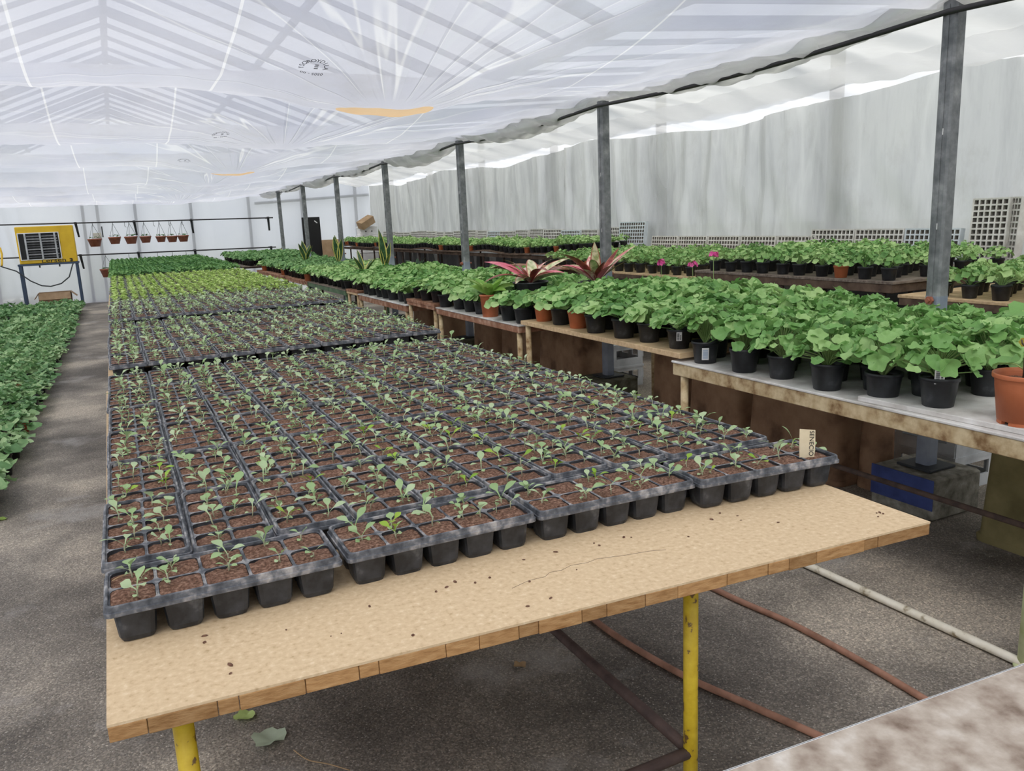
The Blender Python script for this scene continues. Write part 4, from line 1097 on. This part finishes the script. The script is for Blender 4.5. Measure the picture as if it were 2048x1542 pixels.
strappy('leafy_plant', 'bright green broad-leaved plant in a tall terracotta pot on the third bench', (2.735, 6.05, .806), ring_leaves(13, .27, .085, .95, .9, 12), 'leaf_bright', 'pot_terracotta', .085, .185)
MSN = 'leaf_snake'
strappy('snake_plant', 'tallest yellow-edged snake plant, before the fourth post', (3.47, 11.3, .765), [(0.58, 0.136, .4, 1.5, .08, .2), (0.56, 0.128, 2.6, 1.42, .1, -.3), (0.40, 0.112, -1.3, 1.3, .1, .4), (0.34, 0.136, 1.5, 1.45, .05, 0), (0.25, 0.080, 3.6, 1.2, .2, .2), (0.22, 0.080, -.4, 1.15, .2, .2)], MSN, 'pot_terracotta', .08, .20, group='snake plants')
strappy('snake_plant', 'low spreading yellow-edged snake plant near the bench front', (2.95, 10.55, .765), [(0.34, 0.080, .3, 1.3, .15, 0), (0.31, 0.080, 2.2, 1.0, .2, 0), (0.29, 0.080, 3.9, .9, .2, 0), (0.27, 0.080, 5.2, .95, .3, 0), (0.22, 0.080, 1.2, .8, .3, 0), (0.20, 0.064, 4.6, 1.2, .2, 0)], MSN, 'pot_black', .07, .20, group='snake plants')
strappy('snake_plant', 'dense upright snake plant before the fifth post', (3.57, 14.35, .765), [(0.49, 0.128, .3, 1.48, .06, 0), (0.47, 0.120, 2.2, 1.42, .08, .4), (0.43, 0.128, 3.9, 1.4, .08, -.4), (0.40, 0.112, 5.3, 1.35, .1, .3), (0.34, 0.112, 1.2, 1.25, .1, 0)], MSN, 'pot_terracotta', .08, .20, group='snake plants')
strappy('snake_plant', 'broad dark-leaved snake plant, farthest along the benches', (3.2, 15.4, .775), [(0.40, 0.176, .3, 1.45, .05, .3), (0.38, 0.160, 2.3, 1.2, .1, -.3), (0.34, 0.128, 3.9, 1.1, .15, 0), (0.34, 0.112, 5.2, 1.2, .1, .3)], MSN, 'pot_black', .08, .20, group='snake plants')
strappy('dark_leaved_plant', 'dark glossy-leaved plant at the back of the benches between the third and fourth posts', (3.84, 10.9, .765), ring_leaves(16, .2, .075, 1.0, .9, 31), 'leaf_dark_glossy', 'pot_black', .09, .2)
strappy('dark_leaved_plant', 'small dark purple-leaved plant at the bench back by the third post', (3.9, 8.35, .765), ring_leaves(14, .15, .05, .8, .9, 33), 'leaf_dark_glossy', 'pot_black', .08, .14)
# flowering geraniums
def flowering(label, x, y, h, seed):
    t = potted(label, (x, y, bench_z(y)), 'mid', 'b', seed, 'flowering geraniums', 'flowering_geranium'); t.rotation_euler = (0, 0, 0)
    q = random.Random(seed)
    MB().tube([(0, 0, .12), (.01, .01, h * .6), (0, 0, h)], .0025, 5).build('flower_stalk', 'stem_green', t)
    b = MB()
    for k in range(16):
        d = Vector((q.gauss(0, 1), q.gauss(0, 1), abs(q.gauss(0, .8)))).normalized() * q.uniform(.018, .034)
        M = Matrix.Translation(Vector((0, 0, h)) + d) @ d.to_track_quat('Z', 'Y').to_matrix().to_4x4()
        for p in range(5):
            a = p * 2 * PI / 5
            v = [(0, 0, 0)] + [(.016 * math.cos(a + w) * s, .016 * math.sin(a + w) * s, .004) for w, s in ((-.55, .8), (-.2, 1.05), (.2, 1.05), (.55, .8))]
            b.add(xf(M, v), [(0, 1, 2), (0, 2, 3), (0, 3, 4)])
    b.build('flower_head', 'flower_pink', t)
flowering('flowering geranium with the tallest pink flower head, back of the plank bench', 3.88, 4.62, .42, 701)
flowering('flowering geranium with a low pink flower head left of the tallest', 3.9, 4.88, .34, 702)
flowering('flowering geranium with a pink flower beside the second post', 3.92, 5.30, .34, 703)

# ---- big brown tubs upside down under the benches
def tub(label, x, y, w, d, h, matname='tub_brown'):
    t = thing('planting_tub', label, 'tub', (x, y, 0), 0, 'tubs under the right benches')
    def ring(s, z, k=.05):
        hx, hy = d / 2 * s, w / 2 * s; pts = []
        for sx, sy, a0 in ((1, 1, 0), (-1, 1, 90), (-1, -1, 180), (1, -1, 270)):
            for q in range(4):
                a = math.radians(a0 + 30 * q); pts.append((sx * (hx - k) + k * math.cos(a), sy * (hy - k) + k * math.sin(a), z))
        return pts
    MB().loft([ring(1.02, 0), ring(1.03, .03), ring(1.0, .04), ring(.90, h - .015), ring(.87, h)], True, True).build('body', matname, t, True)
    MB().loft([ring(1.04, 0), ring(1.05, .028), ring(1.02, .034)]).build('rim', matname, t, True)
tub('olive-brown upturned tub under the near bench at the right edge', 3.66, 1.98, .60, .30, .66, 'tub_olive')
tub('narrow upturned brown tub beside the blue-painted footing', 3.74, 3.04, .16, .16, .68)
tub('widest upturned brown tub under the near bench', 3.70, 3.52, .76, .30, .69)
tub('upturned brown tub just inside the near bench leg', 3.70, 4.24, .54, .30, .68)
tub('upturned brown tub at the near end of the plank bench', 3.72, 4.80, .36, .30, .74)
tub('wide upturned brown tub under the far end of the plank bench', 3.72, 6.42, .84, .30, .74)
tub('upturned brown tub under the third right-hand bench', 3.72, 7.35, .70, .30, .70)
tub('upturned brown tub under the short raised bench', 3.72, 8.14, .60, .30, .70)
tub('upturned brown tub under the fifth bench, nearer one', 3.72, 9.40, .60, .30, .64)
tub('upturned brown tub under the fifth bench, farther one', 3.72, 10.2, .66, .30, .64)
# white crates behind the near post
def crate(label, x, y, z, rz=0.0, matname='crate_white'):
    t = thing('plastic_crate', label, 'crate', (x, y, z), rz, 'crates under the right benches')
    W, D, H = .17, .19, .20
    b = MB()
    b.box(-W, W, -D, D, 0, .012)
    for sx in (-1, 1):
        b.box(sx * W - .006, sx * W + .006, -D, D, 0, .07); b.box(sx * W - .006, sx * W + .006, -D, D, .15, H)
        for y in (-D + .02, 0, D - .02): b.box(sx * W - .006, sx * W + .006, y - .03, y + .03, .07, .15)
    for sy in (-1, 1):
        b.box(-W, W, sy * D - .006, sy * D + .006, 0, .07); b.box(-W, W, sy * D - .006, sy * D + .006, .15, H)
        for x_ in (-W + .02, W - .02): b.box(x_ - .03, x_ + .03, sy * D - .006, sy * D + .006, .07, .15)
    b.build('shell', matname, t)
    MB().box(-W - .012, W + .012, -D - .012, D + .012, H - .02, H).build('lip', matname, t)
crate('lower white plastic crate behind the nearest post footing', 4.16, 2.93, 0)
crate('upper white plastic crate stacked behind the nearest post', 4.16, 2.93, .20)
crate('lower white plastic crate behind the second post footing', 4.16, 6.35, 0)
crate('upper white plastic crate stacked behind the second post', 4.16, 6.35, .20)
crate('grey plastic crate under the benches by the second post', 4.25, 5.35, 0, 0, 'crate_grey')
crate('pale plastic crate on the floor under the green bench', 3.2, 11.3, 0)

# ================================================================== REAR BENCHES ALONG THE RIGHT WALL
REAR = [('rear bench by the right wall, nearest to the camera, coarse tan board edge', 2.2, 3.80, .965, 4.80, 6.42, 'plank_new', 7),
        ('dark-framed rear bench opposite the nearest post, greyed planks', 3.84, 5.98, 1.050, 4.80, 6.42, 'plank_grey', 7),
        ('rear bench with tan board behind the second post', 6.02, 8.95, .985, 4.80, 6.42, 'plank_new', 7),
        ('long wavy-edged rear bench running to the end wall', 9.0, 21.4, 1.085, 5.40, 6.45, 'plank_dark', 5)]
rear_far = Stuff(); rc = 0
ORNAME = ['nearest', 'dark-framed', 'tan', 'long wavy']
for bi, (lab, y0, y1, z, x0, x1, top, nr) in enumerate(REAR):
    if bi < 3:
        bench(lab, y0, y1, z, x0, x1, top, 'plank_dark', 'rust_dark', .022, .05 if bi != 1 else .06, (y0 + .1, (y0 + y1) / 2, y1 - .1))
    else:
        t = thing('plant_bench', lab, 'bench')
        n = 80; yy = np.linspace(y0, y1, n)
        zz = z + .018 * np.sin(yy * 2.2) + .008 * np.sin(yy * 4.3) + .04 * np.clip((11 - yy) / 2, 0, 1)
        b = MB(); b.loft([[(x0 + .012 * math.sin(a * 3), a, c - .022), (x1, a, c - .022), (x1, a, c), (x0 + .012 * math.sin(a * 3), a, c)] for a, c in zip(yy, zz)], True, True)
        b.build('table_top', top, t)
        MB().bevel_box(x0 + .06, x0 + .11, y0, y1, z - .09, z - .035, .004).build('side_beam', 'plank_dark', t)
        MB().bevel_box(x1 - .11, x1 - .06, y0, y1, z - .09, z - .035, .004).build('side_beam', 'plank_dark', t)
        for a in np.arange(y0 + .15, y1, 1.05):
            for x in (x0 + .085, x1 - .085): MB().tube([(x, a, 0), (x, a, z - .088)], .019, 8).build('leg', 'rust_dark', t)
    sp = .205 if bi < 3 else .175
    wx = (x1 - x0 - .25) / nr
    for j in range(nr):
        i = 0
        y = y0 + .1 + (j % 2) * sp / 2
        while y < y1 - .08:
            i += 1
            r = random.Random(bi * 9000 + j * 200 + i)
            zz = z if bi < 3 else z + .018 * math.sin(y * 2.2) + .008 * math.sin(y * 4.3) + .04 * min(1, max(0, (11 - y) / 2))
            loc = (x0 + .08 + wx * j + r.uniform(-.01, .01), y + r.uniform(-.015, .015), zz)
            col = 't' if (r.random() < .05 and j == 0) else 'b'
            sc = (1.08 if bi < 3 else 1.0) * r.uniform(.92, 1.08)
            if bi < 3 or (j == 0):
                rc += 1
                potted('small geranium in %s pot, %s rear bench, %s row back, %s from near end' % (COLW[col], ORNAME[bi], nth(j + 1), nth(i)), loc, 'small', col, bi * 700 + j * 90 + i, 'small geraniums on the rear benches', 'potted_seedling_geranium', sc)
            else:
                M = place(loc, r.uniform(0, 6.3), sc, r.uniform(.85, 1.15)); rear_far.put(POT_S_LOW, M); rear_far.put(FOL_SMALL_FAR[r.randrange(3)], M @ Matrix.Translation((0, 0, .07)))
            y += sp
rear_far.build('rear_bench_geraniums', 'small green geraniums in pots behind the front row on the long rear bench', 'plants')
# loose plank tied on the second post
MB_ = MB().bevel_box(4.62, 4.80, 8.1, 9.6, .985, 1.005, .003).build('loose_board', 'plank_red', None); tag(MB_, 'red-brown loose plank projecting in front of the tan rear bench', 'board')
# ---- white plug trays leaning on the wall
def plug_tray(nx, nz, p, name='plug_tray', mats=('plug_tray_white', 'plug_cell')):
    b = MB(); W, H = nx * p, nz * p; d = .055
    for i in range(nx):
        for k in range(nz):
            cx, cz = (i + .5) * p - W / 2, (k + .5) * p + .008
            h = p / 2; a = h * .72; e = h * .45
            def sq(s, y): return [(cx - s, y, cz - s), (cx + s, y, cz - s), (cx + s, y, cz + s), (cx - s, y, cz + s)]
            b.loft([sq(h, 0), sq(a, 0)], mi=0); b.loft([sq(a, 0), sq(e, .045)], cap1=True, mi=1)
    m_ = .008
    for (x0, x1, z0, z1) in ((-W / 2 - m_, -W / 2, 0, H + 2 * m_), (W / 2, W / 2 + m_, 0, H + 2 * m_), (-W / 2, W / 2, 0, m_), (-W / 2, W / 2, H + m_, H + 2 * m_)):
        b.box(x0, x1, -.002, d, z0, z1)
    b.box(-W / 2, W / 2, .05, d, m_, H + m_)
    return b.mesh(name, list(mats))
PT_W = plug_tray(11, 6, .0475); PT_B = plug_tray(11, 6, .0475, mats=('plug_tray_blue', 'plug_cell')); PT_V = plug_tray(6, 11, .0475)
k = 0
def lean(me, y, z, lab, x=6.40, rx=-.13, rz=0.0):
    o = obj('plug_tray', me, None, (x, y, z))
    o.rotation_euler = Euler((rx, 0, -PI / 2 + rz), 'XYZ')
    tag(o, lab, 'plug tray', 'white plug trays leaning on the right wall')
y = 9.35
while y < 21.2:
    k += 1
    z = 1.085 + .018 * math.sin(y * 2.2) + .04 * min(1, max(0, (11 - y) / 2))
    lean(PT_B if k in (1, 4, 9) else PT_W, y, z + (.04 if k == 1 else 0), 'plug tray leaning on the wall above the long rear bench, %s from its near end' % nth(k), rz=.10 * math.sin(k * 1.7))
    y += .565
for q, y in enumerate((6.35, 6.92, 7.49, 8.06, 8.63)): lean(PT_W, y, .985, 'plug tray leaning on the wall above the tan rear bench, %s from its near end' % nth(q + 1))
for q, y in enumerate((4.78, 5.33, 5.88, 6.43)):
    if y < 6.0: lean(PT_B if q == 0 else PT_W, y, 1.05, 'plug tray leaning on the wall above the dark-framed bench, %s from the nearest post side' % nth(q + 1))
for q, y in enumerate((3.55, 2.98)): lean(PT_W, y, .965, 'plug tray leaning on the wall above the nearest rear bench, %s from the upright tray' % nth(q + 1), x=6.36)
lean(PT_V, 4.24, 1.05, 'upright plug tray standing on end behind the nearest post', x=6.36, rx=-.08, rz=.05)
lean(PT_V, 4.13, 1.05, 'second upright plug tray, mostly hidden behind the first', x=6.44, rx=-.06, rz=-.55)

# ================================================================== LEFT FLOOR BED
bed_far = Stuff(); nb = 0
for i in range(64):
    for j in range(10):
        y = 5.42 + .235 * i + (j % 2) * .117; x = -.90 - .215 * j
        if y > 20.6: continue
        if x < -.86 - (y - 5.2) * .098 - .30: continue
        if i == 0 and j > 0: continue
        r = random.Random(i * 31 + j * 7 + 5); x += r.uniform(-.02, .02); y += r.uniform(-.03, .03)
        col = 't' if r.random() < .05 else 'b'
        if nb < 230:
            nb += 1
            lab = 'leafy plant in %s floor pot, %s row from the aisle, %s from near end' % (COLW[col], nth(j + 1), nth(i + 1))
            potted(lab, (x, y, 0), 'bed', col, i * 12 + j, 'potted plants of the left floor bed', 'potted_plant', r.uniform(.88, 1.05))
        else:
            M = place((x, y, 0), r.uniform(0, 6.3), r.uniform(.95, 1.15), r.uniform(.85, 1.3)); bed_far.put(POT_LOW, M); bed_far.put(FOL_BED_FAR[r.randrange(3)], M @ Matrix.Translation((0, 0, .09)))
bed_far.build('far_bed_plants', 'dense leafy plants in pots at the far end of the left floor bed', 'plants')

# ================================================================== FAR END
# rails for hanging baskets
for nm, za, zb in (('upper', 1.96, 1.885), ('lower', 1.20, 1.12)):
    t = thing('hanging_rail', '%s dark steel rail along the end wall for hanging pots' % nm, 'rail', group='rails on the end wall')
    MB().tube([(-2.75, 22.15, za + .01), (0.5, 22.15, (za + zb) / 2 + .002), (3.86, 22.15, zb)], .016, 8).build('rail', 'rail_dark', t)
    for x in (-.76, .52, 1.84, 3.74):
        z = za + (zb - za) * (x + 2.75) / 6.6
        b = MB(); b.add([(x - .03, 22.17, z + .03), (x + .03, 22.17, z + .03), (x + .05, 22.33, z - .33), (x + .01, 22.33, z - .33), (x - .03, 22.2, z + .03), (x + .03, 22.2, z + .03), (x + .05, 22.38, z - .33), (x + .01, 22.38, z - .33)],
                        [(0, 1, 2, 3), (7, 6, 5, 4), (0, 4, 5, 1), (1, 5, 6, 2), (2, 6, 7, 3), (3, 7, 4, 0)])
        b.box(x - .028, x + .028, 22.17, 22.46, z - .02, z + .02)
        b.build('bracket', 'steel_dark', t)
    for x in (.3, .95, 1.3, 1.62):
        z = za + (zb - za) * (x + 2.75) / 6.6
        MB().tube([(x, 22.15, z), (x, 22.15, z - .10), (x + .03, 22.15, z - .13)], .005, 5).build('hook', 'rail_dark', t)
def hanging(label, x, z, s, raily, seed):
    t = thing('hanging_pot', label, 'hanging pot', (x, 22.15, z - .09 * s), 0, 'terracotta pots hung on the end wall rails')
    MB().lathe([(.10 * s, 0), (.145 * s, .15 * s), (.152 * s, .15 * s), (.152 * s, .18 * s), (.14 * s, .18 * s), (.12 * s, .1 * s)], 18, True).build('pot', 'pot_brown', t, True)
    obj('soil', soil_disc(.14 * s, .18 * s), t)
    q = random.Random(seed); b = MB()
    for k in range(12):
        v, f = leaf_round(k, 8, False); b.add(xf(Matrix.Translation((q.uniform(-.1, .1) * s, q.uniform(-.1, .1) * s, .19 * s + q.uniform(0, .035))) @ Matrix.Rotation(q.uniform(0, 6), 4, 'Z') @ Matrix.Rotation(q.uniform(-.6, .6), 4, 'X') @ Matrix.Scale(.025, 4), v), f, tint=q.random() * .5)
    b.build('foliage', 'leaf_geranium_deep', t)
    for a in (0.3, 2.4, 4.5):
        MB().tube([(.148 * s * math.cos(a), .148 * s * math.sin(a), .17 * s), (0, 0, raily - z + .09 * s - .03)], .004, 4).build('wire', 'steel_dark', t)
    MB().tube([(0, 0, raily - z + .09 * s - .035), (0, 0, raily - z + .09 * s + .012)], .006, 5).build('hook', 'rail_dark', t)
def raz(x, za, zb): return za + (zb - za) * (x + 2.75) / 6.6
for k, (x, z, s) in enumerate(((-.40, 1.46, 1.05), (.04, 1.49, .95), (.40, 1.48, 1.0), (.73, 1.48, .9), (1.08, 1.47, .82), (1.34, 1.46, .88), (1.60, 1.46, .9))):
    hanging('terracotta hanging pot on the upper rail, %s from the left' % nth(k + 1), x, z, s, raz(x, 1.96, 1.885), 50 + k)
hanging('terracotta pot hanging alone from the lower rail, left of the seedling table', -.22, .72, 1.12, raz(-.22, 1.20, 1.12), 60)
# fused switch box on the wall
t = thing('switch_box', 'small cream electrical box on the end wall above the leftmost hanging pot', 'electrical box', (-.33, 22.36, 1.56))
MB().bevel_box(-.09, .09, -.05, .05, 0, .13, .006).build('case', 'cream_panel', t)
MB().tube([(.12, 0, .02), (.12, 0, .28)], .014, 6).build('conduit', 'steel_dark', t)
# yellow fan / heater unit on its stand
t = thing('heater_unit', 'yellow heater unit with louvred window and brand lettering on a blue steel stand', 'heater', (-1.38, 21.35, 0))
MB().bevel_box(-.58, .58, 0, .36, 1.06, 1.89, .012).build('casing', 'heater_yellow', t)
wx0, wx1, wz0, wz1 = -.53, .26, 1.16, 1.735
fr2 = MB()
for a in ((wx0 - .018, wx0, wz0 - .018, wz1 + .018), (wx1, wx1 + .018, wz0 - .018, wz1 + .018), (wx0, wx1, wz0 - .018, wz0), (wx0, wx1, wz1, wz1 + .018)): fr2.box(a[0], a[1], -.02, .01, a[2], a[3])
wf = fr2.build('window_frame', 'white_plain', t)
MB().box(wx0, wx1, -.004, .004, wz0, wz1).build('opening', 'black_plain', wf)
for k in range(9):
    z = wz0 + .05 + k * (wz1 - wz0 - .08) / 8.6
    b = MB().box(-.325, .315, -.022, .022, -.004, .004)
    o = b.build('louvre', 'louvre_metal' if k in (1, 3, 6, 7) else 'louvre_dark', t); o.location = (-.08, -.032, z); o.rotation_euler = (.75, 0, 0)
for x in (-.40, -.10, .19): MB().box(x - .018, x + .018, -.056, -.008, wz0, wz1).build('louvre_bar', 'louvre_metal', t)
o = obj('lettering', text_mesh('Lersen', .155, 'black_plain', extrude=.002), t, (.10, -.004, 1.112), (PI / 2, 0, 0)); o.scale = (1.2, .8, 1)
b = MB(); b.tube([(.45 + .032 * math.cos(a), -.004, 1.108 + .032 * math.sin(a)) for a in np.linspace(-2.6, 2.6, 14)], .008, 5); b.box(.445, .462, -.008, .0, 1.08, 1.135)
b.build('emblem', 'black_plain', t)
MB().bevel_box(-.63, .60, -.03, .40, 1.015, 1.058, .004).build('stand_rail', 'stand_blue', t)
for x in (-.59, .55):
    for y in (0.0, .34): MB().bevel_box(x - .028, x + .028, y - .02, y + .02, 0, 1.016, .004).build('leg', 'stand_blue', t)
for x in (-.2, .2): MB().box(x - .015, x + .015, -.02, .01, .965, 1.016).build('clip', 'black_plain', t)
tag(MB().tube([(-2.34, 21.3, 1.05), (-2.28, 21.3, 1.02), (-2.05, 21.29, .92), (-1.8, 21.28, .68), (-1.6, 21.28, .56), (-1.42, 21.28, .53), (-1.2, 21.28, .58), (-1.02, 21.28, .72), (-.92, 21.3, .98), (-.9, 21.33, 1.02)], .014, 8).build('supply_cable', 'steel_dark', None, True), 'dark cable looping below the yellow heater unit', 'cable')
t = thing('cardboard_box', 'open torn cardboard box standing under the yellow heater unit', 'cardboard box', (-1.40, 21.95, 0))
b = MB()
for a in ((-.34, .34, -.2, -.19), (-.34, .34, .19, .2), (-.34, -.33, -.2, .2), (.33, .34, -.2, .2)): b.box(a[0], a[1], a[2], a[3], 0, .36)
b.box(-.34, .34, -.2, .2, 0, .01); b.build('body', 'cardboard', t)
for sx in (-1, 1):
    o = MB().box(0, .17, -.2, .2, -.004, .004).build('flap', 'cardboard', t); o.location = (sx * .335, 0, .358); o.rotation_euler = (0, .75 if sx > 0 else PI - .95, 0)
o = MB().box(-.33, .33, -.17, 0, -.004, .004).build('flap', 'cardboard', t); o.location = (0, -.195, .358); o.rotation_euler = (1.15, 0, 0)
# yellow hose at far left
tag(MB().tube([(-2.35, 21.9, 1.45), (-2.33, 21.85, 1.30), (-2.34, 21.7, 1.12), (-2.33, 21.5, 1.06)], .022, 8).build('yellow_pipe', 'heater_yellow', None, True), 'short yellow pipe at the far left of the end wall', 'pipe')
# black panel, cardboard sheet, polystyrene boxes in the far right corner
t = thing('black_panel', 'tall black panel leaning against the end wall behind the sixth post', 'panel', (4.86, 22.2, 0), 0)
MB().bevel_box(-.24, .24, 0, .05, .10, 1.86, .006).build('board', 'black_plain', t)
o = MB().bevel_box(-.05, .05, -.004, 0, 0, .025, .001).build('label_strip', 'white_plain', t); o.location = (.12, 0, 1.72); o.rotation_euler = (0, .7, 0)
tag(MB().bevel_box(5.08, 5.58, 22.1, 22.13, .25, 1.24, .004).build('cardboard_sheet', 'cardboard', None), 'brown cardboard sheet standing beside the black panel', 'cardboard')
def foam(label, x, y, z, w, h, rz=0.0, lid=False):
    t = thing('foam_box', label, 'foam box', (x, y, z), rz, 'polystyrene boxes in the far corner')
    MB().bevel_box(-w / 2, w / 2, -.18, .18, 0, h, .015).build('body', 'polystyrene', t)
    MB().bevel_box(-w / 2 - .01, w / 2 + .01, -.19, .19, h - .05, h - .005, .008).build('lid', 'polystyrene', t)
    for a in (-.2, .15): MB().box(a * w, a * w + .03, -.192, -.18, h * .4, h * .4 + .03).build('drain_hole', 'black_plain', t)
foam('lowest white foam box stacked in the far right corner', 6.28, 21.95, 0, .52, .42)
foam('middle white foam box of the stack in the far right corner', 6.28, 21.95, .42, .55, .46)
foam('third white foam box of the stack, with orange stripe', 6.28, 21.95, .88, .55, .42)
foam('topmost white foam box in the far right corner', 6.32, 21.98, 1.30, .48, .25)
t = thing('tilted_carton', 'tilted brown carton on top of the foam boxes', 'cardboard box', (6.27, 21.75, 1.57), .3)
o = MB().bevel_box(-.22, .22, -.12, .12, 0, .20, .004).build('carton', 'cardboard', t); o.rotation_euler = (.2, -.45, 0)
MB().bevel_box(6.04, 6.05, 21.77, 21.775, 1.0, 1.2, .001)
# crumpled film on the floor by the end wall is part of wall_far

# ================================================================== NEAR FLOOR
def hose(name, label, cat, pts, r_, matname):
    tag(MB().tube(pts, r_, 10).build(name, matname, None, True), label, cat)
def smooth_pts(ctrl, n=8):
    out = []
    P = [Vector(ctrl[0])] + [Vector(c) for c in ctrl] + [Vector(ctrl[-1])]
    for i in range(1, len(P) - 2):
        for k in range(n):
            t = k / n; a, b_, c, d = P[i - 1], P[i], P[i + 1], P[i + 2]
            out.append(0.5 * ((2 * b_) + (c - a) * t + (2 * a - 5 * b_ + 4 * c - d) * t * t + (3 * b_ - a - 3 * c + d) * t ** 3))
    out.append(P[-1]); return out
hose('white_pipe', 'white paint-flaked pipe lying straight along the floor on the right', 'pipe', [(2.60, 6.0, .02), (2.60, 2.51, .02), (2.625, 1.50, .02), (2.63, .6, .02)], .0165, 'white_pipe')
hose('terracotta_hose', 'terracotta-coloured hose on the floor nearer the white pipe', 'hose', smooth_pts([(2.02, 4.2, .013), (2.10, 2.6, .013), (2.17, 2.07, .013), (2.17, 1.55, .013), (2.12, .9, .013)]), .0125, 'terracotta_hose')
hose('terracotta_hose', 'terracotta-coloured hose curving behind the right yellow table leg', 'hose', smooth_pts([(1.60, 4.0, .013), (1.55, 3.1, .013), (1.53, 2.61, .013), (1.54, 2.32, .013), (1.59, 2.02, .013), (1.66, 1.80, .013), (1.74, 1.55, .013), (1.85, 1.2, .013)]), .0125, 'terracotta_hose')
def fallen(label, x, y, s, matname, rz, seed):
    v, f = leaf_round(seed, 15, True)
    v = [(a, b_, max(c * .8, -.05) + .08) for a, b_, c in v]
    o = MB().add(v, f, tint=.3).build('fallen_leaf', matname, None, True, (x, y, .003)); o.scale = (s,) * 3; o.rotation_euler = (.12, .1, rz)
    tag(o, label, 'fallen leaf', 'fallen leaves on the floor')
fallen('pale whitish fallen leaf on the floor, larger of the two near the left yellow leg', .24, 2.41, .052, 'leaf_fallen', .5, 3)
fallen('small green fallen leaf on the floor behind the pale one', .19, 2.58, .036, 'leaf_lime', 2.0, 4)
fallen('small dry brown leaf on the floor under the near table', 1.13, 2.39, .026, 'straw', 1.0, 6)
tag(MB().tube(smooth_pts([(.30, 2.32, .003), (.33, 2.25, .003), (.38, 2.2, .003), (.43, 2.14, .003)]), .0018, 5).build('dry_root', 'straw', None, True), 'thin pale dry root lying on the floor by the fallen leaves', 'root')
fallen('dry pale leaf stub beside the nearest floor pot', -.80, 5.33, .03, 'leaf_lime', .3, 9)
# near table whose corner shows at the lower right
t = thing('seedling_table', 'worn pale board table whose end shows in the lower right corner', 'table', (0, 0, 0))
o = MB().bevel_box(-.30, 1.10, -2.2, 0, -.032, 0, .004).build('table_top', 'board_pale', t); o.location = (.69, .800, .80); o.rotation_euler = (0, 0, -.064)
o = MB().bevel_box(-.30, 1.10, -.004, .003, -.030, -.0015, .002).build('painted_edge', 'white_plain', t); o.location = (.69, .800, .80); o.rotation_euler = (0, 0, -.064)
for x in (.55, 1.6):
    for y in (-1.2, .55): MB().tube([(x, y, 0), (x, y, .768)], .0185, 10).build('leg', 'yellow_paint', t, True)
t = thing('green_pipe_post', 'pale yellow-green painted pipe post at the right edge of the view', 'post', (2.632, 1.50, 0))
MB().tube([(0, 0, 0), (0, 0, .721)], .0225, 14).build('pipe', 'pale_green_paint', t, True)
MB().tube([(0, 0, 0), (0, 0, .015)], .034, 14).build('foot', 'pale_green_paint', t, True)
